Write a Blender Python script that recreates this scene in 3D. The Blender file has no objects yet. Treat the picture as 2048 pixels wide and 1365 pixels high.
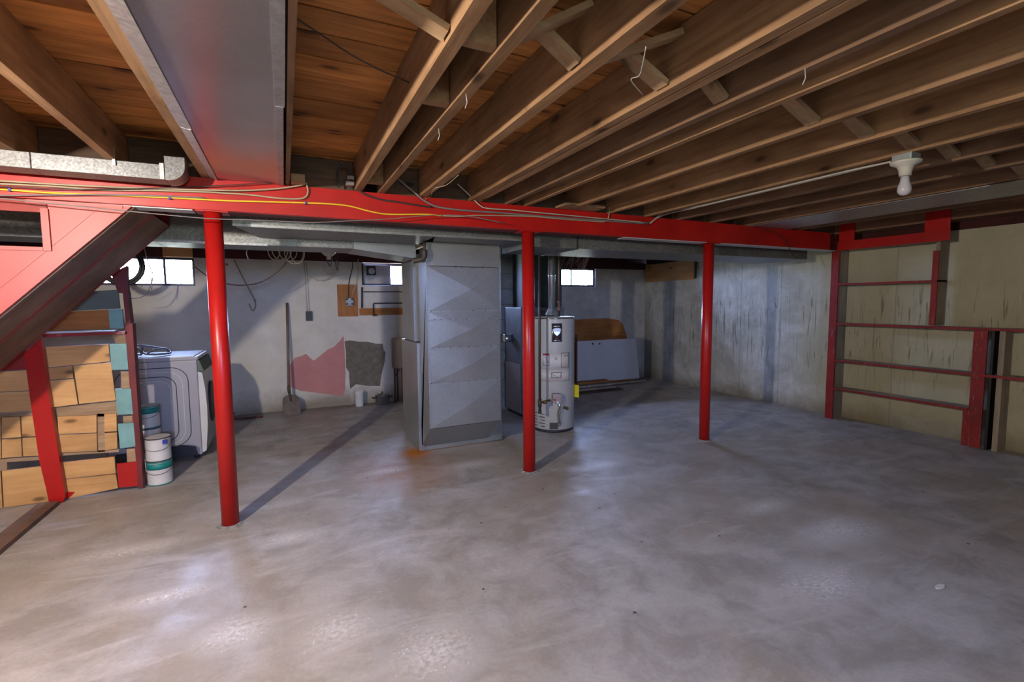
import bpy, bmesh, math, random
from mathutils import Vector, Matrix
R = random.Random(7)
PI = math.pi
S = bpy.context.scene
COL = S.collection

# ------------------------------------------------------------------ camera
CAM_H = 1.42
YAW, PITCH, ROLL, FPX = 0.443060, 0.0802307, -0.0083121, 956.12
cy_, sy_, cp_, sp_ = math.cos(YAW), math.sin(YAW), math.cos(PITCH), math.sin(PITCH)
FW = Vector((sy_*cp_, cy_*cp_, -sp_)); RT0 = Vector((cy_, -sy_, 0)); UP0 = RT0.cross(FW)
RT = RT0*math.cos(ROLL) + UP0*math.sin(ROLL); UP = UP0*math.cos(ROLL) - RT0*math.sin(ROLL)
CAMP = Vector((0, 0, CAM_H))
cam = bpy.data.cameras.new('camera'); camo = bpy.data.objects.new('camera', cam); COL.objects.link(camo)
M = Matrix((RT, UP, -FW)).transposed().to_4x4(); M.translation = CAMP
camo.matrix_world = M
cam.sensor_width = 36; cam.lens = FPX/2048*36; cam.clip_start = 0.05; cam.clip_end = 60
S.camera = camo

def at(ax, val, x, y):
    """real-world point where the sight line of photo pixel (x,y) meets the plane ax = val"""
    d = FW + RT*((x-1024)/FPX) - UP*((y-682.5)/FPX)
    i = 'xyz'.index(ax)
    return CAMP + d*((val-CAMP[i])/d[i])

# ------------------------------------------------------------------ exposure, world
S.view_settings.view_transform = 'Standard'; S.view_settings.look = 'None'
S.view_settings.exposure = 0.0; S.view_settings.gamma = 1.0
S.view_settings.use_curve_mapping = False
W = bpy.data.worlds.new('world'); S.world = W; W.use_nodes = True
_nt = W.node_tree; _bg = _nt.nodes['Background']
_tc = _nt.nodes.new('ShaderNodeTexCoord'); _sx = _nt.nodes.new('ShaderNodeSeparateXYZ'); _rp = _nt.nodes.new('ShaderNodeValToRGB')
_nt.links.new(_tc.outputs['Generated'], _sx.inputs[0]); _nt.links.new(_sx.outputs['Z'], _rp.inputs['Fac'])
_rp.color_ramp.elements[0].position = 0.0; _rp.color_ramp.elements[0].color = (.20, .22, .20, 1)      # ground below the horizon
_rp.color_ramp.elements[1].position = 0.01; _rp.color_ramp.elements[1].color = (.44, .57, 1.0, 1)    # overcast blue sky above
_nt.links.new(_rp.outputs['Color'], _bg.inputs[0])
_bg.inputs[1].default_value = 165.0
W.cycles.sampling_method = 'AUTOMATIC'

# ------------------------------------------------------------------ lights
LB_POS = Vector((-1.50, 1.25, 2.00))      # lit bare bulb, just outside the frame on the left
BULB_W = 150
def portal(name, loc, size, size_y, rot):
    """sampling portal for the sky light that enters through a window"""
    l = bpy.data.lights.new(name, 'AREA'); l.shape = 'RECTANGLE'; l.size = size; l.size_y = size_y
    l.cycles.is_portal = True
    o = bpy.data.objects.new(name, l); COL.objects.link(o); o.location = loc; o.rotation_euler = rot
    return o
portal('window_portal', (-1.45, 7.24, 1.83), .96, 0.34, (-PI/2, 0, 0))
portal('window_portal', (1.46, 7.24, 1.84), .92, 0.33, (-PI/2, 0, 0))
portal('window_portal', (4.485, 7.24, 1.84), .93, 0.32, (-PI/2, 0, 0))
portal('window_portal', (0.2, -2.79, 1.80), 1.4, 0.4, (PI/2, 0, 0))  # serves the added fill window behind the camera

# ------------------------------------------------------------------ mesh helpers
class MB:
    def __init__(s): s.v = []; s.f = []; s.sm = []
    def add(s, vs, fs, smooth=False):
        n = len(s.v); s.v += [Vector(v) for v in vs]; s.f += [tuple(i+n for i in f) for f in fs]; s.sm += [smooth]*len(fs); return s
    def box(s, x0, x1, y0, y1, z0, z1, b=0):
        if b:
            bm = bmesh.new(); bmesh.ops.create_cube(bm, size=1)
            for v in bm.verts: v.co = Vector((x0+(x1-x0)*(v.co.x+.5), y0+(y1-y0)*(v.co.y+.5), z0+(z1-z0)*(v.co.z+.5)))
            bmesh.ops.bevel(bm, geom=bm.edges[:], offset=b, segments=2, profile=.6, affect='EDGES')
            bm.verts.index_update()
            s.add([v.co.copy() for v in bm.verts], [[v.index for v in f.verts] for f in bm.faces]); bm.free(); return s
        v = [(x, y, z) for z in (z0, z1) for y in (y0, y1) for x in (x0, x1)]
        return s.add(v, [(0,2,3,1), (4,5,7,6), (0,1,5,4), (2,6,7,3), (0,4,6,2), (1,3,7,5)])
    def hexa(s, a, b):
        """a, b: two quads (4 pts each) -> closed solid"""
        return s.add(list(a)+list(b), [(0,1,2,3), (7,6,5,4), (0,4,5,1), (1,5,6,2), (2,6,7,3), (3,7,4,0)])
    def prism(s, pts, d):
        """polygon pts extruded by vector d"""
        n = len(pts); d = Vector(d); p = [Vector(q) for q in pts]
        fs = [tuple(range(n)), tuple(range(2*n-1, n-1, -1))]+[(i, n+i, n+(i+1) % n, (i+1) % n) for i in range(n)]
        return s.add(p+[q+d for q in p], fs)
    def bar(s, p, q, w, h, up=(0, 0, 1)):
        p, q = Vector(p), Vector(q); d = (q-p).normalized(); u = Vector(up); a = d.cross(u).normalized(); u = a.cross(d)
        c = [(-w/2, -h/2), (w/2, -h/2), (w/2, h/2), (-w/2, h/2)]
        return s.hexa([p+a*x+u*y for x, y in c], [q+a*x+u*y for x, y in c])
    def tube(s, pts, r, n=8, closed=False, smooth=True):
        pts = [Vector(p) for p in pts]; m = len(pts); rings = []
        rr = r if isinstance(r, (list, tuple)) else [r]*m
        prev = None; vs = []
        for i, p in enumerate(pts):
            if closed: t = pts[(i+1) % m]-pts[i-1]
            else: t = pts[min(i+1, m-1)]-pts[max(i-1, 0)]
            if t.length < 1e-9: t = Vector((0, 0, 1))
            t.normalize()
            if prev is None:
                a = t.orthogonal().normalized()
            else:
                a = prev-t*prev.dot(t)
                a = a.normalized() if a.length > 1e-6 else t.orthogonal().normalized()
            prev = a; b = t.cross(a)
            for k in range(n):
                th = 2*PI*k/n; vs.append(p+(a*math.cos(th)+b*math.sin(th))*rr[i])
        fs = []
        for i in range(m if closed else m-1):
            for k in range(n):
                j = (i+1) % m
                fs.append((i*n+k, i*n+(k+1) % n, j*n+(k+1) % n, j*n+k))
        s.add(vs, fs, smooth)
        if not closed:
            n0 = len(s.v)-len(vs)
            s.f.append(tuple(n0+k for k in range(n))[::-1]); s.sm.append(False)
            s.f.append(tuple(n0+(m-1)*n+k for k in range(n))); s.sm.append(False)
        return s
    def lathe(s, prof, c, axis=(0, 0, 1), n=32, smooth=True):
        """prof: list of (r, h) along the axis from c"""
        ax = Vector(axis).normalized(); a = ax.orthogonal().normalized(); b = ax.cross(a); c = Vector(c)
        if abs(ax.z) > .99: a, b = Vector((1, 0, 0)), Vector((0, 1, 0))*(1 if ax.z > 0 else -1)
        vs = []; m = len(prof)
        for r, h in prof:
            for k in range(n):
                th = 2*PI*k/n; vs.append(c+ax*h+(a*math.cos(th)+b*math.sin(th))*max(r, 1e-5))
        fs = [(i*n+k, i*n+(k+1) % n, (i+1)*n+(k+1) % n, (i+1)*n+k) for i in range(m-1) for k in range(n)]
        s.add(vs, fs, smooth)
        n0 = len(s.v)-len(vs)
        s.f.append(tuple(n0+k for k in range(n))[::-1]); s.sm.append(False)
        s.f.append(tuple(n0+(m-1)*n+k for k in range(n))); s.sm.append(False)
        return s
    def mesh(s, name, off):
        me = bpy.data.meshes.new(name); me.from_pydata([tuple(v-off) for v in s.v], [], s.f)
        me.polygons.foreach_set('use_smooth', s.sm)
        bm = bmesh.new(); bm.from_mesh(me); bmesh.ops.recalc_face_normals(bm, faces=bm.faces[:]); bm.to_mesh(me); bm.free()
        me.update(); return me

def smooth_path(pts, k=6):
    pts = [Vector(p) for p in pts]; out = []
    P = [pts[0]*2-pts[1]]+pts+[pts[-1]*2-pts[-2]]
    for i in range(1, len(P)-2):
        for j in range(k):
            t = j/k; a, b, c, d = P[i-1], P[i], P[i+1], P[i+2]
            out.append(.5*((2*b)+(c-a)*t+(2*a-5*b+4*c-d)*t*t+(3*b-a-3*c+d)*t**3))
    out.append(pts[-1]); return out

WO = {}
def root(name, label, cat, loc, group=None, kind=None):
    o = bpy.data.objects.new(name, None); COL.objects.link(o); o.location = Vector(loc); o.empty_display_size = .1
    WO[o.name] = Vector(loc)
    if label: o['label'] = label
    if cat: o['category'] = cat
    if group: o['group'] = group
    if kind: o['kind'] = kind
    return o
def part(name, mb, mat, parent, label=None, kind=None):
    base = WO[parent.name]
    o = bpy.data.objects.new(name, mb.mesh(name, base)); COL.objects.link(o); o.parent = parent
    if mat: o.data.materials.append(mat)
    WO[o.name] = base.copy()
    if label: o['label'] = label
    if kind: o['kind'] = kind
    return o
def piece(name, mb, mat, parent, label=None):
    """a part with an origin of its own (own texture offset)"""
    xs = [v.x for v in mb.v]; ys = [v.y for v in mb.v]; zs = [v.z for v in mb.v]
    c = Vector(((min(xs)+max(xs))/2, (min(ys)+max(ys))/2, min(zs)))
    o = bpy.data.objects.new(name, mb.mesh(name, c)); COL.objects.link(o); o.parent = parent
    o.location = c-WO[parent.name]; WO[o.name] = c
    if mat: o.data.materials.append(mat)
    if label: o['label'] = label
    return o
def thing(name, mb, mat, label, cat, group=None, kind=None):
    xs = [v.x for v in mb.v]; ys = [v.y for v in mb.v]; zs = [v.z for v in mb.v]
    c = Vector(((min(xs)+max(xs))/2, (min(ys)+max(ys))/2, min(zs)))
    o = bpy.data.objects.new(name, mb.mesh(name, c)); COL.objects.link(o); o.location = c; WO[o.name] = c
    o.data.materials.append(mat)
    if label: o['label'] = label
    if cat: o['category'] = cat
    if group: o['group'] = group
    if kind: o['kind'] = kind
    return o
def struct(name, mb, mat):
    return thing(name, mb, mat, None, None, None, 'structure')

# ------------------------------------------------------------------ materials
class NT:
    def __init__(s, name):
        s.m = bpy.data.materials.new(name); s.m.use_nodes = True; s.t = s.m.node_tree
        s.b = s.t.nodes['Principled BSDF']; s.out = s.t.nodes['Material Output']
    def n(s, typ, **kw):
        nd = s.t.nodes.new(typ)
        for k, v in kw.items(): setattr(nd, k, v)
        return nd
    def l(s, a, b): s.t.links.new(a, b)
    def co(s, scale=(1, 1, 1), rnd=0, world=False):
        if world:
            g = s.n('ShaderNodeNewGeometry'); src = g.outputs['Position']
        else:
            g = s.n('ShaderNodeTexCoord'); src = g.outputs['Object']
        mp = s.n('ShaderNodeMapping'); mp.inputs['Scale'].default_value = scale; s.l(src, mp.inputs['Vector'])
        if rnd:
            oi = s.n('ShaderNodeObjectInfo'); mu = s.n('ShaderNodeMath', operation='MULTIPLY'); mu.inputs[1].default_value = rnd
            s.l(oi.outputs['Random'], mu.inputs[0]); cb = s.n('ShaderNodeCombineXYZ')
            for i in range(3): s.l(mu.outputs[0], cb.inputs[i])
            s.l(cb.outputs[0], mp.inputs['Location'])
        return mp.outputs[0]
    def noise(s, v, scale, detail=4, rough=.55, dist=0):
        nd = s.n('ShaderNodeTexNoise'); nd.inputs['Scale'].default_value = scale; nd.inputs['Detail'].default_value = detail
        nd.inputs['Roughness'].default_value = rough; nd.inputs['Distortion'].default_value = dist
        if v is not None: s.l(v, nd.inputs['Vector'])
        return nd.outputs['Fac']
    def ramp(s, f, stops):
        nd = s.n('ShaderNodeValToRGB'); e = nd.color_ramp.elements
        while len(e) < len(stops): e.new(.5)
        for i, (p, c) in enumerate(stops):
            e[i].position = p; e[i].color = (c, c, c, 1) if isinstance(c, (int, float)) else (*c[:3], 1)
        s.l(f, nd.inputs['Fac']); return nd.outputs['Color']
    def mix(s, f, a, b, mode='MIX'):
        nd = s.n('ShaderNodeMix', data_type='RGBA', blend_type=mode)
        for sock, v in ((nd.inputs[0], f), (nd.inputs[6], a), (nd.inputs[7], b)):
            if isinstance(v, (int, float)): sock.default_value = v
            elif isinstance(v, tuple): sock.default_value = (*v[:3], 1)
            else: s.l(v, sock)
        return nd.outputs[2]
    def math(s, op, a, b=0):
        nd = s.n('ShaderNodeMath', operation=op)
        for i, v in enumerate((a, b)):
            if isinstance(v, (int, float)): nd.inputs[i].default_value = v
            else: s.l(v, nd.inputs[i])
        return nd.outputs[0]
    def bump(s, f, strength=.3, dist=.01, prev=None):
        nd = s.n('ShaderNodeBump'); nd.inputs['Strength'].default_value = strength; nd.inputs['Distance'].default_value = dist
        s.l(f, nd.inputs['Height'])
        if prev is not None: s.l(prev, nd.inputs['Normal'])
        return nd.outputs[0]
    def done(s, col=None, rough=None, normal=None, metal=None, spec=None):
        def put(k, v):
            if v is None: return
            if isinstance(v, (int, float)): s.b.inputs[k].default_value = v
            elif isinstance(v, tuple): s.b.inputs[k].default_value = (*v[:3], 1)
            else: s.l(v, s.b.inputs[k])
        put('Base Color', col); put('Roughness', rough); put('Metallic', metal); put('Normal', normal); put('Specular IOR Level', spec)
        return s.m

def plain(name, col, rough=.5, metal=0, grime=.25, scale=9):
    t = NT(name); v = t.co(rnd=5)
    f = t.noise(v, scale, 5)
    c = t.mix(t.ramp(f, [(.35, 0), (.75, 1)]), tuple(x*(1-grime) for x in col), col)
    return t.done(c, rough, t.bump(f, .08, .004), metal)

def wood(name, c_dark, c_light, axis=0, rough=.75, knots=True, var=.35, coarse=1.0, kth=.30, dirt=0.0, dirtc=(.05, .04, .035)):
    t = NT(name); sc = [9*coarse]*3; sc[axis] = .7*coarse
    v = t.co(tuple(sc), rnd=37)
    f = t.noise(v, 3.2, 6, .6, .6)
    col = t.mix(t.ramp(f, [(.28, 0), (.72, 1)]), c_dark, c_light)
    sk = [5.0]*3; sk[axis] = 2.2
    if knots:
        vk = t.co((1, 1, 1), rnd=23); sx = t.n('ShaderNodeSeparateXYZ'); t.l(vk, sx.inputs[0])
        o2 = [k for k in range(3) if k != axis]
        cb = t.n('ShaderNodeCombineXYZ'); t.l(t.math('MULTIPLY', sx.outputs[axis], 2.6), cb.inputs[0])
        t.l(t.math('MULTIPLY', t.math('ADD', sx.outputs[o2[0]], sx.outputs[o2[1]]), 6.0), cb.inputs[1])
        vo = t.n('ShaderNodeTexVoronoi'); vo.voronoi_dimensions = '2D'; vo.inputs['Scale'].default_value = 1.0; t.l(cb.outputs[0], vo.inputs['Vector'])
        sp = t.n('ShaderNodeSeparateColor'); t.l(vo.outputs['Color'], sp.inputs[0])
        kn = t.math('MULTIPLY', t.ramp(vo.outputs['Distance'], [(.05, 1), (.13, 0)]), t.ramp(sp.outputs[0], [(kth, 0), (kth+.04, .9)]))
        halo = t.math('MULTIPLY', t.ramp(vo.outputs['Distance'], [(.10, .75), (.42, 0)]), t.ramp(sp.outputs[0], [(kth, 0), (kth+.04, 1)]))
        col = t.mix(halo, col, c_dark)
        col = t.mix(kn, col, tuple(x*.28 for x in c_dark))
    v2 = t.co((1, 1, 1), rnd=11)
    d = t.noise(v2, 2.3, 4, .6)
    col = t.mix(t.math('MULTIPLY', t.ramp(d, [(.42, 0), (.72, 1)]), .45+dirt), col, tuple(a*.35+b*.3 for a, b in zip(c_dark, dirtc)))
    oi = t.n('ShaderNodeObjectInfo')
    hv = t.n('ShaderNodeHueSaturation'); t.l(col, hv.inputs['Color'])
    mr = t.n('ShaderNodeMapRange'); mr.inputs[3].default_value = 1-var; mr.inputs[4].default_value = 1+var; t.l(oi.outputs['Random'], mr.inputs[0]); t.l(mr.outputs[0], hv.inputs['Value'])
    return t.done(hv.outputs[0], rough, t.bump(f, .25, .004), 0, .3)

def paint(name, col, under=(.20, .10, .05), rough=.45, wear=.62, grime=.5):
    t = NT(name); v = t.co((1, 1, 1), rnd=9)
    n1 = t.noise(v, 3.1, 5, .6)
    c = t.mix(t.ramp(n1, [(.35, 0), (.7, 1)]), tuple(x*grime for x in col), col)
    n2 = t.noise(t.co((2, 14, 2), rnd=4), 4, 6, .7)
    c = t.mix(t.ramp(n2, [(wear, 0), (wear+.03, 1)]), c, under)
    n3 = t.noise(v, 90, 2, .5)
    return t.done(c, rough, t.bump(n3, .12, .003), 0, .4)

def galv(name, base=.42, tint=(1, 1.0, 1.02), rough=.42, spangle=45, metal=.75, contrast=.35, rv=.18):
    t = NT(name); v = t.co((1, 1, 1), rnd=3)
    vo = t.n('ShaderNodeTexVoronoi'); vo.inputs['Scale'].default_value = spangle; t.l(v, vo.inputs['Vector'])
    sep = t.n('ShaderNodeSeparateColor'); t.l(vo.outputs['Color'], sep.inputs[0])
    lo = tuple(base*(1-contrast)*x for x in tint); hi = tuple(base*(1+contrast)*x for x in tint)
    c = t.mix(sep.outputs[0], lo, hi)
    n1 = t.noise(v, 2.2, 5, .6)
    c = t.mix(t.ramp(n1, [(.4, 0), (.75, .45)]), c, tuple(base*.55*x for x in (1.05, 1, .95)))
    rr = t.math('ADD', t.math('MULTIPLY', sep.outputs[1], rv), rough-rv*.5)
    return t.done(c, rr, t.bump(t.noise(v, 3.0, 2), .10, .02), metal)

# floor --------------------------------------------------------------------
def m_floor():
    t = NT('floor_concrete'); v = t.co(world=True)
    big = t.noise(v, .75, 4, .6, .5); mid = t.noise(v, 3.3, 7, .66, .4); fine = t.noise(v, 48, 4, .6)
    vs = t.co((.8, 2.6, 1), world=True); sweep = t.noise(vs, 1.6, 5, .6, 1.1)
    c = t.mix(t.ramp(mid, [(.38, 0), (.62, 1)]), (.30, .28, .262), (.46, .445, .44))
    c = t.mix(t.math('MULTIPLY', t.ramp(big, [(.44, 0), (.58, 1)]), .65), c, (.36, .31, .25))
    c = t.mix(t.math('MULTIPLY', t.ramp(sweep, [(.54, 0), (.66, 1)]), .5), c, (.54, .53, .53))
    c = t.mix(t.math('MULTIPLY', t.ramp(fine, [(.35, 0), (.65, 1)]), .35), c, t.mix(.5, c, (.16, .15, .14)))
    # rust stain in front of the sheet metal plenum
    def blob(cx, cy, rx, ry, soft=.5, power=1.0):
        g = t.n('ShaderNodeNewGeometry'); mp = t.n('ShaderNodeMapping')
        mp.inputs['Location'].default_value = (-cx/rx, -cy/ry, 0); mp.inputs['Scale'].default_value = (1/rx, 1/ry, 0); t.l(g.outputs['Position'], mp.inputs['Vector'])
        ln = t.n('ShaderNodeVectorMath', operation='LENGTH'); t.l(mp.outputs[0], ln.inputs[0])
        d = t.math('ADD', ln.outputs['Value'], t.math('MULTIPLY', t.math('SUBTRACT', mid, .5), .7))
        return t.math('MULTIPLY', t.ramp(d, [(1-soft, 1), (1.0, 0)]), power)
    c = t.mix(blob(.86, 4.05, .55, .75, .75, .6), c, (.42, .20, .09))
    c = t.mix(blob(1.08, 4.42, .16, .20, .7, .95), c, (.50, .17, .015))
    # pale mineral bloom with bright grains; foreground patches also paint window glints
    sp = t.n('ShaderNodeTexVoronoi'); sp.inputs['Scale'].default_value = 55; t.l(v, sp.inputs['Vector'])
    sepc = t.n('ShaderNodeSeparateColor'); t.l(sp.outputs['Color'], sepc.inputs[0])
    grain = t.math('MULTIPLY', t.ramp(sp.outputs['Distance'], [(.12, 1), (.30, 0)]), t.ramp(sepc.outputs[0], [(.80, 0), (.84, 1)]))
    bl = None
    for a in ((2.38, 1.40, .42, .22), (3.05, 1.70, .42, .20), (2.95, 2.15, .30, .12), (-.25, 2.30, .20, .16), (.15, 2.12, .22, .18), (.50, 1.80, .25, .22), (-.88, 3.38, .42, .12), (-.02, 3.12, .30, .11), (1.42, 3.88, .38, .14), (2.45, 3.35, .35, .12), (-.6, 2.75, .3, .09), (.75, 4.05, .3, .10)):
        b = blob(*a, .95, 1.0); bl = b if bl is None else t.math('MAXIMUM', bl, b)
    c = t.mix(t.math('MULTIPLY', t.math('MULTIPLY', bl, t.ramp(fine, [(.35, .2), (.62, 1)])), .75), c, (.74, .73, .74))
    c = t.mix(t.math('MULTIPLY', grain, bl), c, (.95, .95, .95))
    # scattered dark crumbs
    v3 = t.n('ShaderNodeTexVoronoi'); v3.inputs['Scale'].default_value = 6; t.l(v, v3.inputs['Vector'])
    s3 = t.n('ShaderNodeSeparateColor'); t.l(v3.outputs['Color'], s3.inputs[0])
    crumb = t.math('MULTIPLY', t.ramp(v3.outputs['Distance'], [(.04, 1), (.06, 0)]), t.ramp(s3.outputs[1], [(.62, 0), (.64, 1)]))
    c = t.mix(crumb, c, (.06, .045, .035))
    # darker brown edge along the back wall
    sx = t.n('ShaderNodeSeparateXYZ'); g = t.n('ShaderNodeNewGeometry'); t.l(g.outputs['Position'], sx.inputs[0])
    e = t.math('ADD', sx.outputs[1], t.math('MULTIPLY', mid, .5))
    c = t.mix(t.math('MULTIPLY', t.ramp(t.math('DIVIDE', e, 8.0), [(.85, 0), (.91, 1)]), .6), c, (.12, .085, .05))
    rg = t.ramp(mid, [(.3, .62), (.7, .36)])
    return t.done(c, rg, t.bump(fine, .18, .004, t.bump(mid, .35, .012)), 0, .36)

def m_backwall():
    t = NT('back_wall_paint'); v = t.co(world=True)
    mid = t.noise(v, 3.5, 6, .65, .3); fine = t.noise(v, 40, 3, .6); big = t.noise(v, .9, 4, .6)
    c = t.mix(t.ramp(mid, [(.3, 0), (.7, 1)]), (.56, .525, .47), (.70, .665, .61))
    c = t.mix(t.math('MULTIPLY', t.ramp(big, [(.5, 0), (.7, 1)]), .5), c, (.68, .62, .48))
    g = t.n('ShaderNodeNewGeometry'); sx = t.n('ShaderNodeSeparateXYZ'); t.l(g.outputs['Position'], sx.inputs[0])
    # bare grey concrete to the right of the chimney
    conc = t.mix(t.ramp(mid, [(.3, 0), (.7, 1)]), (.36, .35, .32), (.56, .55, .51))
    conc = t.mix(t.ramp(t.noise(t.co((6, 6, .6), world=True), 2, 5), [(.5, 0), (.72, .5)]), conc, (.40, .39, .36))
    c = t.mix(t.ramp(t.math('ADD', t.math('MULTIPLY', sx.outputs[0], .1), t.math('MULTIPLY', mid, .02)), [(.325, 0), (.335, 1)]), c, conc)
    # darker brown towards the base
    zz = t.math('ADD', sx.outputs[2], t.math('MULTIPLY', mid, .35))
    c = t.mix(t.math('MULTIPLY', t.ramp(zz, [(.20, 1), (.48, 0)]), .8), c, (.20, .155, .09))
    vo = t.n('ShaderNodeTexVoronoi'); vo.inputs['Scale'].default_value = 3.2; t.l(v, vo.inputs['Vector'])
    s3 = t.n('ShaderNodeSeparateColor'); t.l(vo.outputs['Color'], s3.inputs[0])
    c = t.mix(t.math('MULTIPLY', t.ramp(vo.outputs['Distance'], [(.03, 1), (.07, 0)]), t.ramp(s3.outputs[0], [(.7, 0), (.72, 1)])), c, (.16, .09, .06))
    return t.done(c, .8, t.bump(fine, .25, .004, t.bump(mid, .3, .01)), 0, .25)

def m_rightwall():
    t = NT('right_wall_concrete'); v = t.co(world=True)
    mid = t.noise(v, 2.6, 8, .72, .6); fine = t.noise(v, 38, 3, .6)
    st = t.noise(t.co((7, 7, .5), world=True), 2.0, 6, .65, .5)
    c = t.mix(t.ramp(mid, [(.36, 0), (.64, 1)]), (.36, .36, .325), (.60, .60, .56))
    c = t.mix(t.math('MULTIPLY', t.ramp(st, [(.55, 0), (.75, 1)]), .45), c, (.66, .66, .62))
    c = t.mix(t.math('MULTIPLY', t.ramp(st, [(.28, 1), (.42, 0)]), .35), c, (.24, .23, .19))
    g = t.n('ShaderNodeNewGeometry'); sx = t.n('ShaderNodeSeparateXYZ'); t.l(g.outputs['Position'], sx.inputs[0])
    # yellow lime wash towards the camera
    yy = t.math('ADD', t.math('MULTIPLY', sx.outputs[1], .1), t.math('MULTIPLY', mid, .08))
    c = t.mix(t.math('MULTIPLY', t.ramp(yy, [(.40, 1), (.47, 0)]), .75), c, (.47, .44, .28))
    # dark vertical form seams about every 0.85 m and drips
    for y0 in (4.30, 4.92, 5.60, 6.35, 2.95, 1.75):
        d = t.math('ABSOLUTE', t.math('SUBTRACT', t.math('ADD', sx.outputs[1], t.math('MULTIPLY', t.math('SUBTRACT', mid, .5), .03)), y0))
        c = t.mix(t.math('MULTIPLY', t.ramp(d, [(.002, 1), (.010, 0)]), .5), c, (.20, .19, .16))
    dr = t.noise(t.co((16, 16, 1.1), world=True), 2.2, 4, .6, .8)
    zm = t.ramp(t.math('MULTIPLY', sx.outputs[2], .4), [(.12, 0), (.30, 1), (.55, 1), (.66, 0)])
    c = t.mix(t.math('MULTIPLY', t.math('MULTIPLY', t.ramp(dr, [(.56, 0), (.66, 1)]), zm), .75), c, (.13, .125, .075))
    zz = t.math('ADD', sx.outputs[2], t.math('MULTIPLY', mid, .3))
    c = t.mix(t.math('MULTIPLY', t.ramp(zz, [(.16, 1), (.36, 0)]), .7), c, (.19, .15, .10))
    # darker brown towards the far corner
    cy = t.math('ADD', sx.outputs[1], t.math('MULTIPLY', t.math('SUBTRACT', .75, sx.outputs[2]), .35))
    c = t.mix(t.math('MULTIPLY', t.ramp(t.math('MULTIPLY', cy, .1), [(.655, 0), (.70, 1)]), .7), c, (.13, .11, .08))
    return t.done(c, .8, t.bump(fine, .3, .004, t.bump(mid, .4, .012)), 0, .25)

MF = m_floor(); MBW = m_backwall(); MRW = m_rightwall()
M_PLAINWALL = plain('grey_wall_concrete', (.42, .41, .38), .85, 0, .35, 4)
M_SUB = wood('subfloor_pine', (.27, .10, .026), (.60, .265, .07), 0, .7, True, .34, 1.3)
M_JOIST = wood('joist_lumber', (.205, .107, .048), (.40, .24, .127), 1, .8, True, .18, 1.0, .72)
M_JOISTD = wood('old_joist_lumber', (.15, .08, .045), (.28, .165, .095), 1, .85, True, .15, 1.0, .72)
M_BRACE = wood('bracing_lumber', (.27, .165, .085), (.46, .31, .18), 0, .8, True, .15)
M_PINE = wood('partition_pine', (.50, .25, .085), (.68, .39, .15), 0, .55, True, .16, .7)
M_PINEY = wood('long_pine', (.46, .22, .075), (.66, .37, .14), 1, .55, True, .1, .8)
M_ORNG = wood('orange_plywood', (.36, .13, .035), (.52, .23, .07), 2, .65, False, .1)
M_BRNWD = wood('brown_hardboard', (.30, .11, .03), (.48, .20, .055), 0, .8, False, .1)
M_OLDSHADEWD = wood('old_and_shaded_wood', (.065, .04, .028), (.135, .085, .055), 0, .85, True, .2, dirt=.2)  # dark wood; on the joist blocking it stands for shadow
M_GREYWD = wood('weathered_grey_wood', (.26, .215, .165), (.42, .37, .30), 2, .85, False, .15)
M_RED = paint('red_paint', (.50, .012, .010), (.24, .02, .012), .38, .74, .72)
M_REDPOST = paint('red_post_paint', (.44, .010, .008), (.25, .02, .01), .33, .78, .85)
M_REDOLD = paint('worn_red_paint', (.33, .018, .014), (.26, .13, .11), .55, .60, .6)
M_REDDK = paint('dark_red_paint', (.19, .022, .022), (.05, .03, .025), .6, .66, .5)
M_PINK = paint('light_paled_red_paint', (.52, .085, .08), (.40, .05, .04), .45, .72, .85)  # red paint paled to pink, bulb light put into the colour
M_SOFFIT = paint('brown_soffit_wood', (.24, .145, .10), (.30, .07, .05), .7, .60, .5)
M_SILL = paint('sill_red_primer', (.085, .018, .016), (.03, .02, .02), .8, .7, .5)
M_GALV = galv('galvanised_sheet', .40, (1, 1.0, 1.03), .40, 60, .7, .16)
M_SPANG = galv('spangled_duct_sheet', .19, (.98, 1.0, 1.04), .40, 130, .55, .35)
M_TRUNK = galv('dull_trunk_sheet', .24, (1, 1.02, 1.02), .45, 90, .6, .25)
M_PAN = galv('pan_duct_sheet', .46, (1, .97, 1.0), .30, 200, .85, .05, .02)
M_PLEN = galv('plenum_sheet', .36, (1, 1.04, 1.05), .38, 90, .65, .05, .03)
M_WHITE = plain('white_enamel', (.62, .62, .61), .35, 0, .15, 5)
M_WASH = plain('washer_enamel', (.33, .32, .35), .35, 0, .08, 3)
M_LID = plain('washer_lid', (.72, .75, .80), .22, 0, .1, 3)  # lid colour carries the blue window light falling on it
M_DKGROOVE = plain('dark_groove', (.03, .03, .04), .5)
M_HEAT = plain('heater_enamel', (.45, .445, .43), .38, 0, .10, 3)
M_LABEL = plain('label_paper', (.62, .60, .58), .6, 0, .12, 30)
M_LABELB = plain('label_warm_paper', (.60, .54, .50), .6, 0, .12, 30)
M_BLACK = plain('black_rubber', (.018, .018, .02), .5)
M_IRON = plain('black_iron_pipe', (.075, .06, .05), .55, .3, .4)
M_BRASS = plain('brass_fitting', (.30, .2, .08), .4, .8)
M_COPPER = plain('aged_copper_pipe', (.20, .11, .07), .5, .6)
M_RUST = plain('rusty_iron', (.15, .055, .035), .8, .1, .5, 25)
M_STEELDK = plain('rusty_shovel_steel', (.15, .11, .085), .6, .4, .5, 12)
M_HANDLE = plain('worn_ash_handle', (.24, .175, .12), .7, 0, .4)
M_SS = plain('stainless_steel', (.55, .55, .55), .18, .95, .1)
M_CHROME = plain('bright_flue_pipe', (.62, .62, .63), .25, .85, .15)
M_YEL = plain('yellow_cable', (.80, .50, .03), .5, 0, .1)
M_TAN = plain('cream_cable', (.42, .34, .23), .55, 0, .2)
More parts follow.
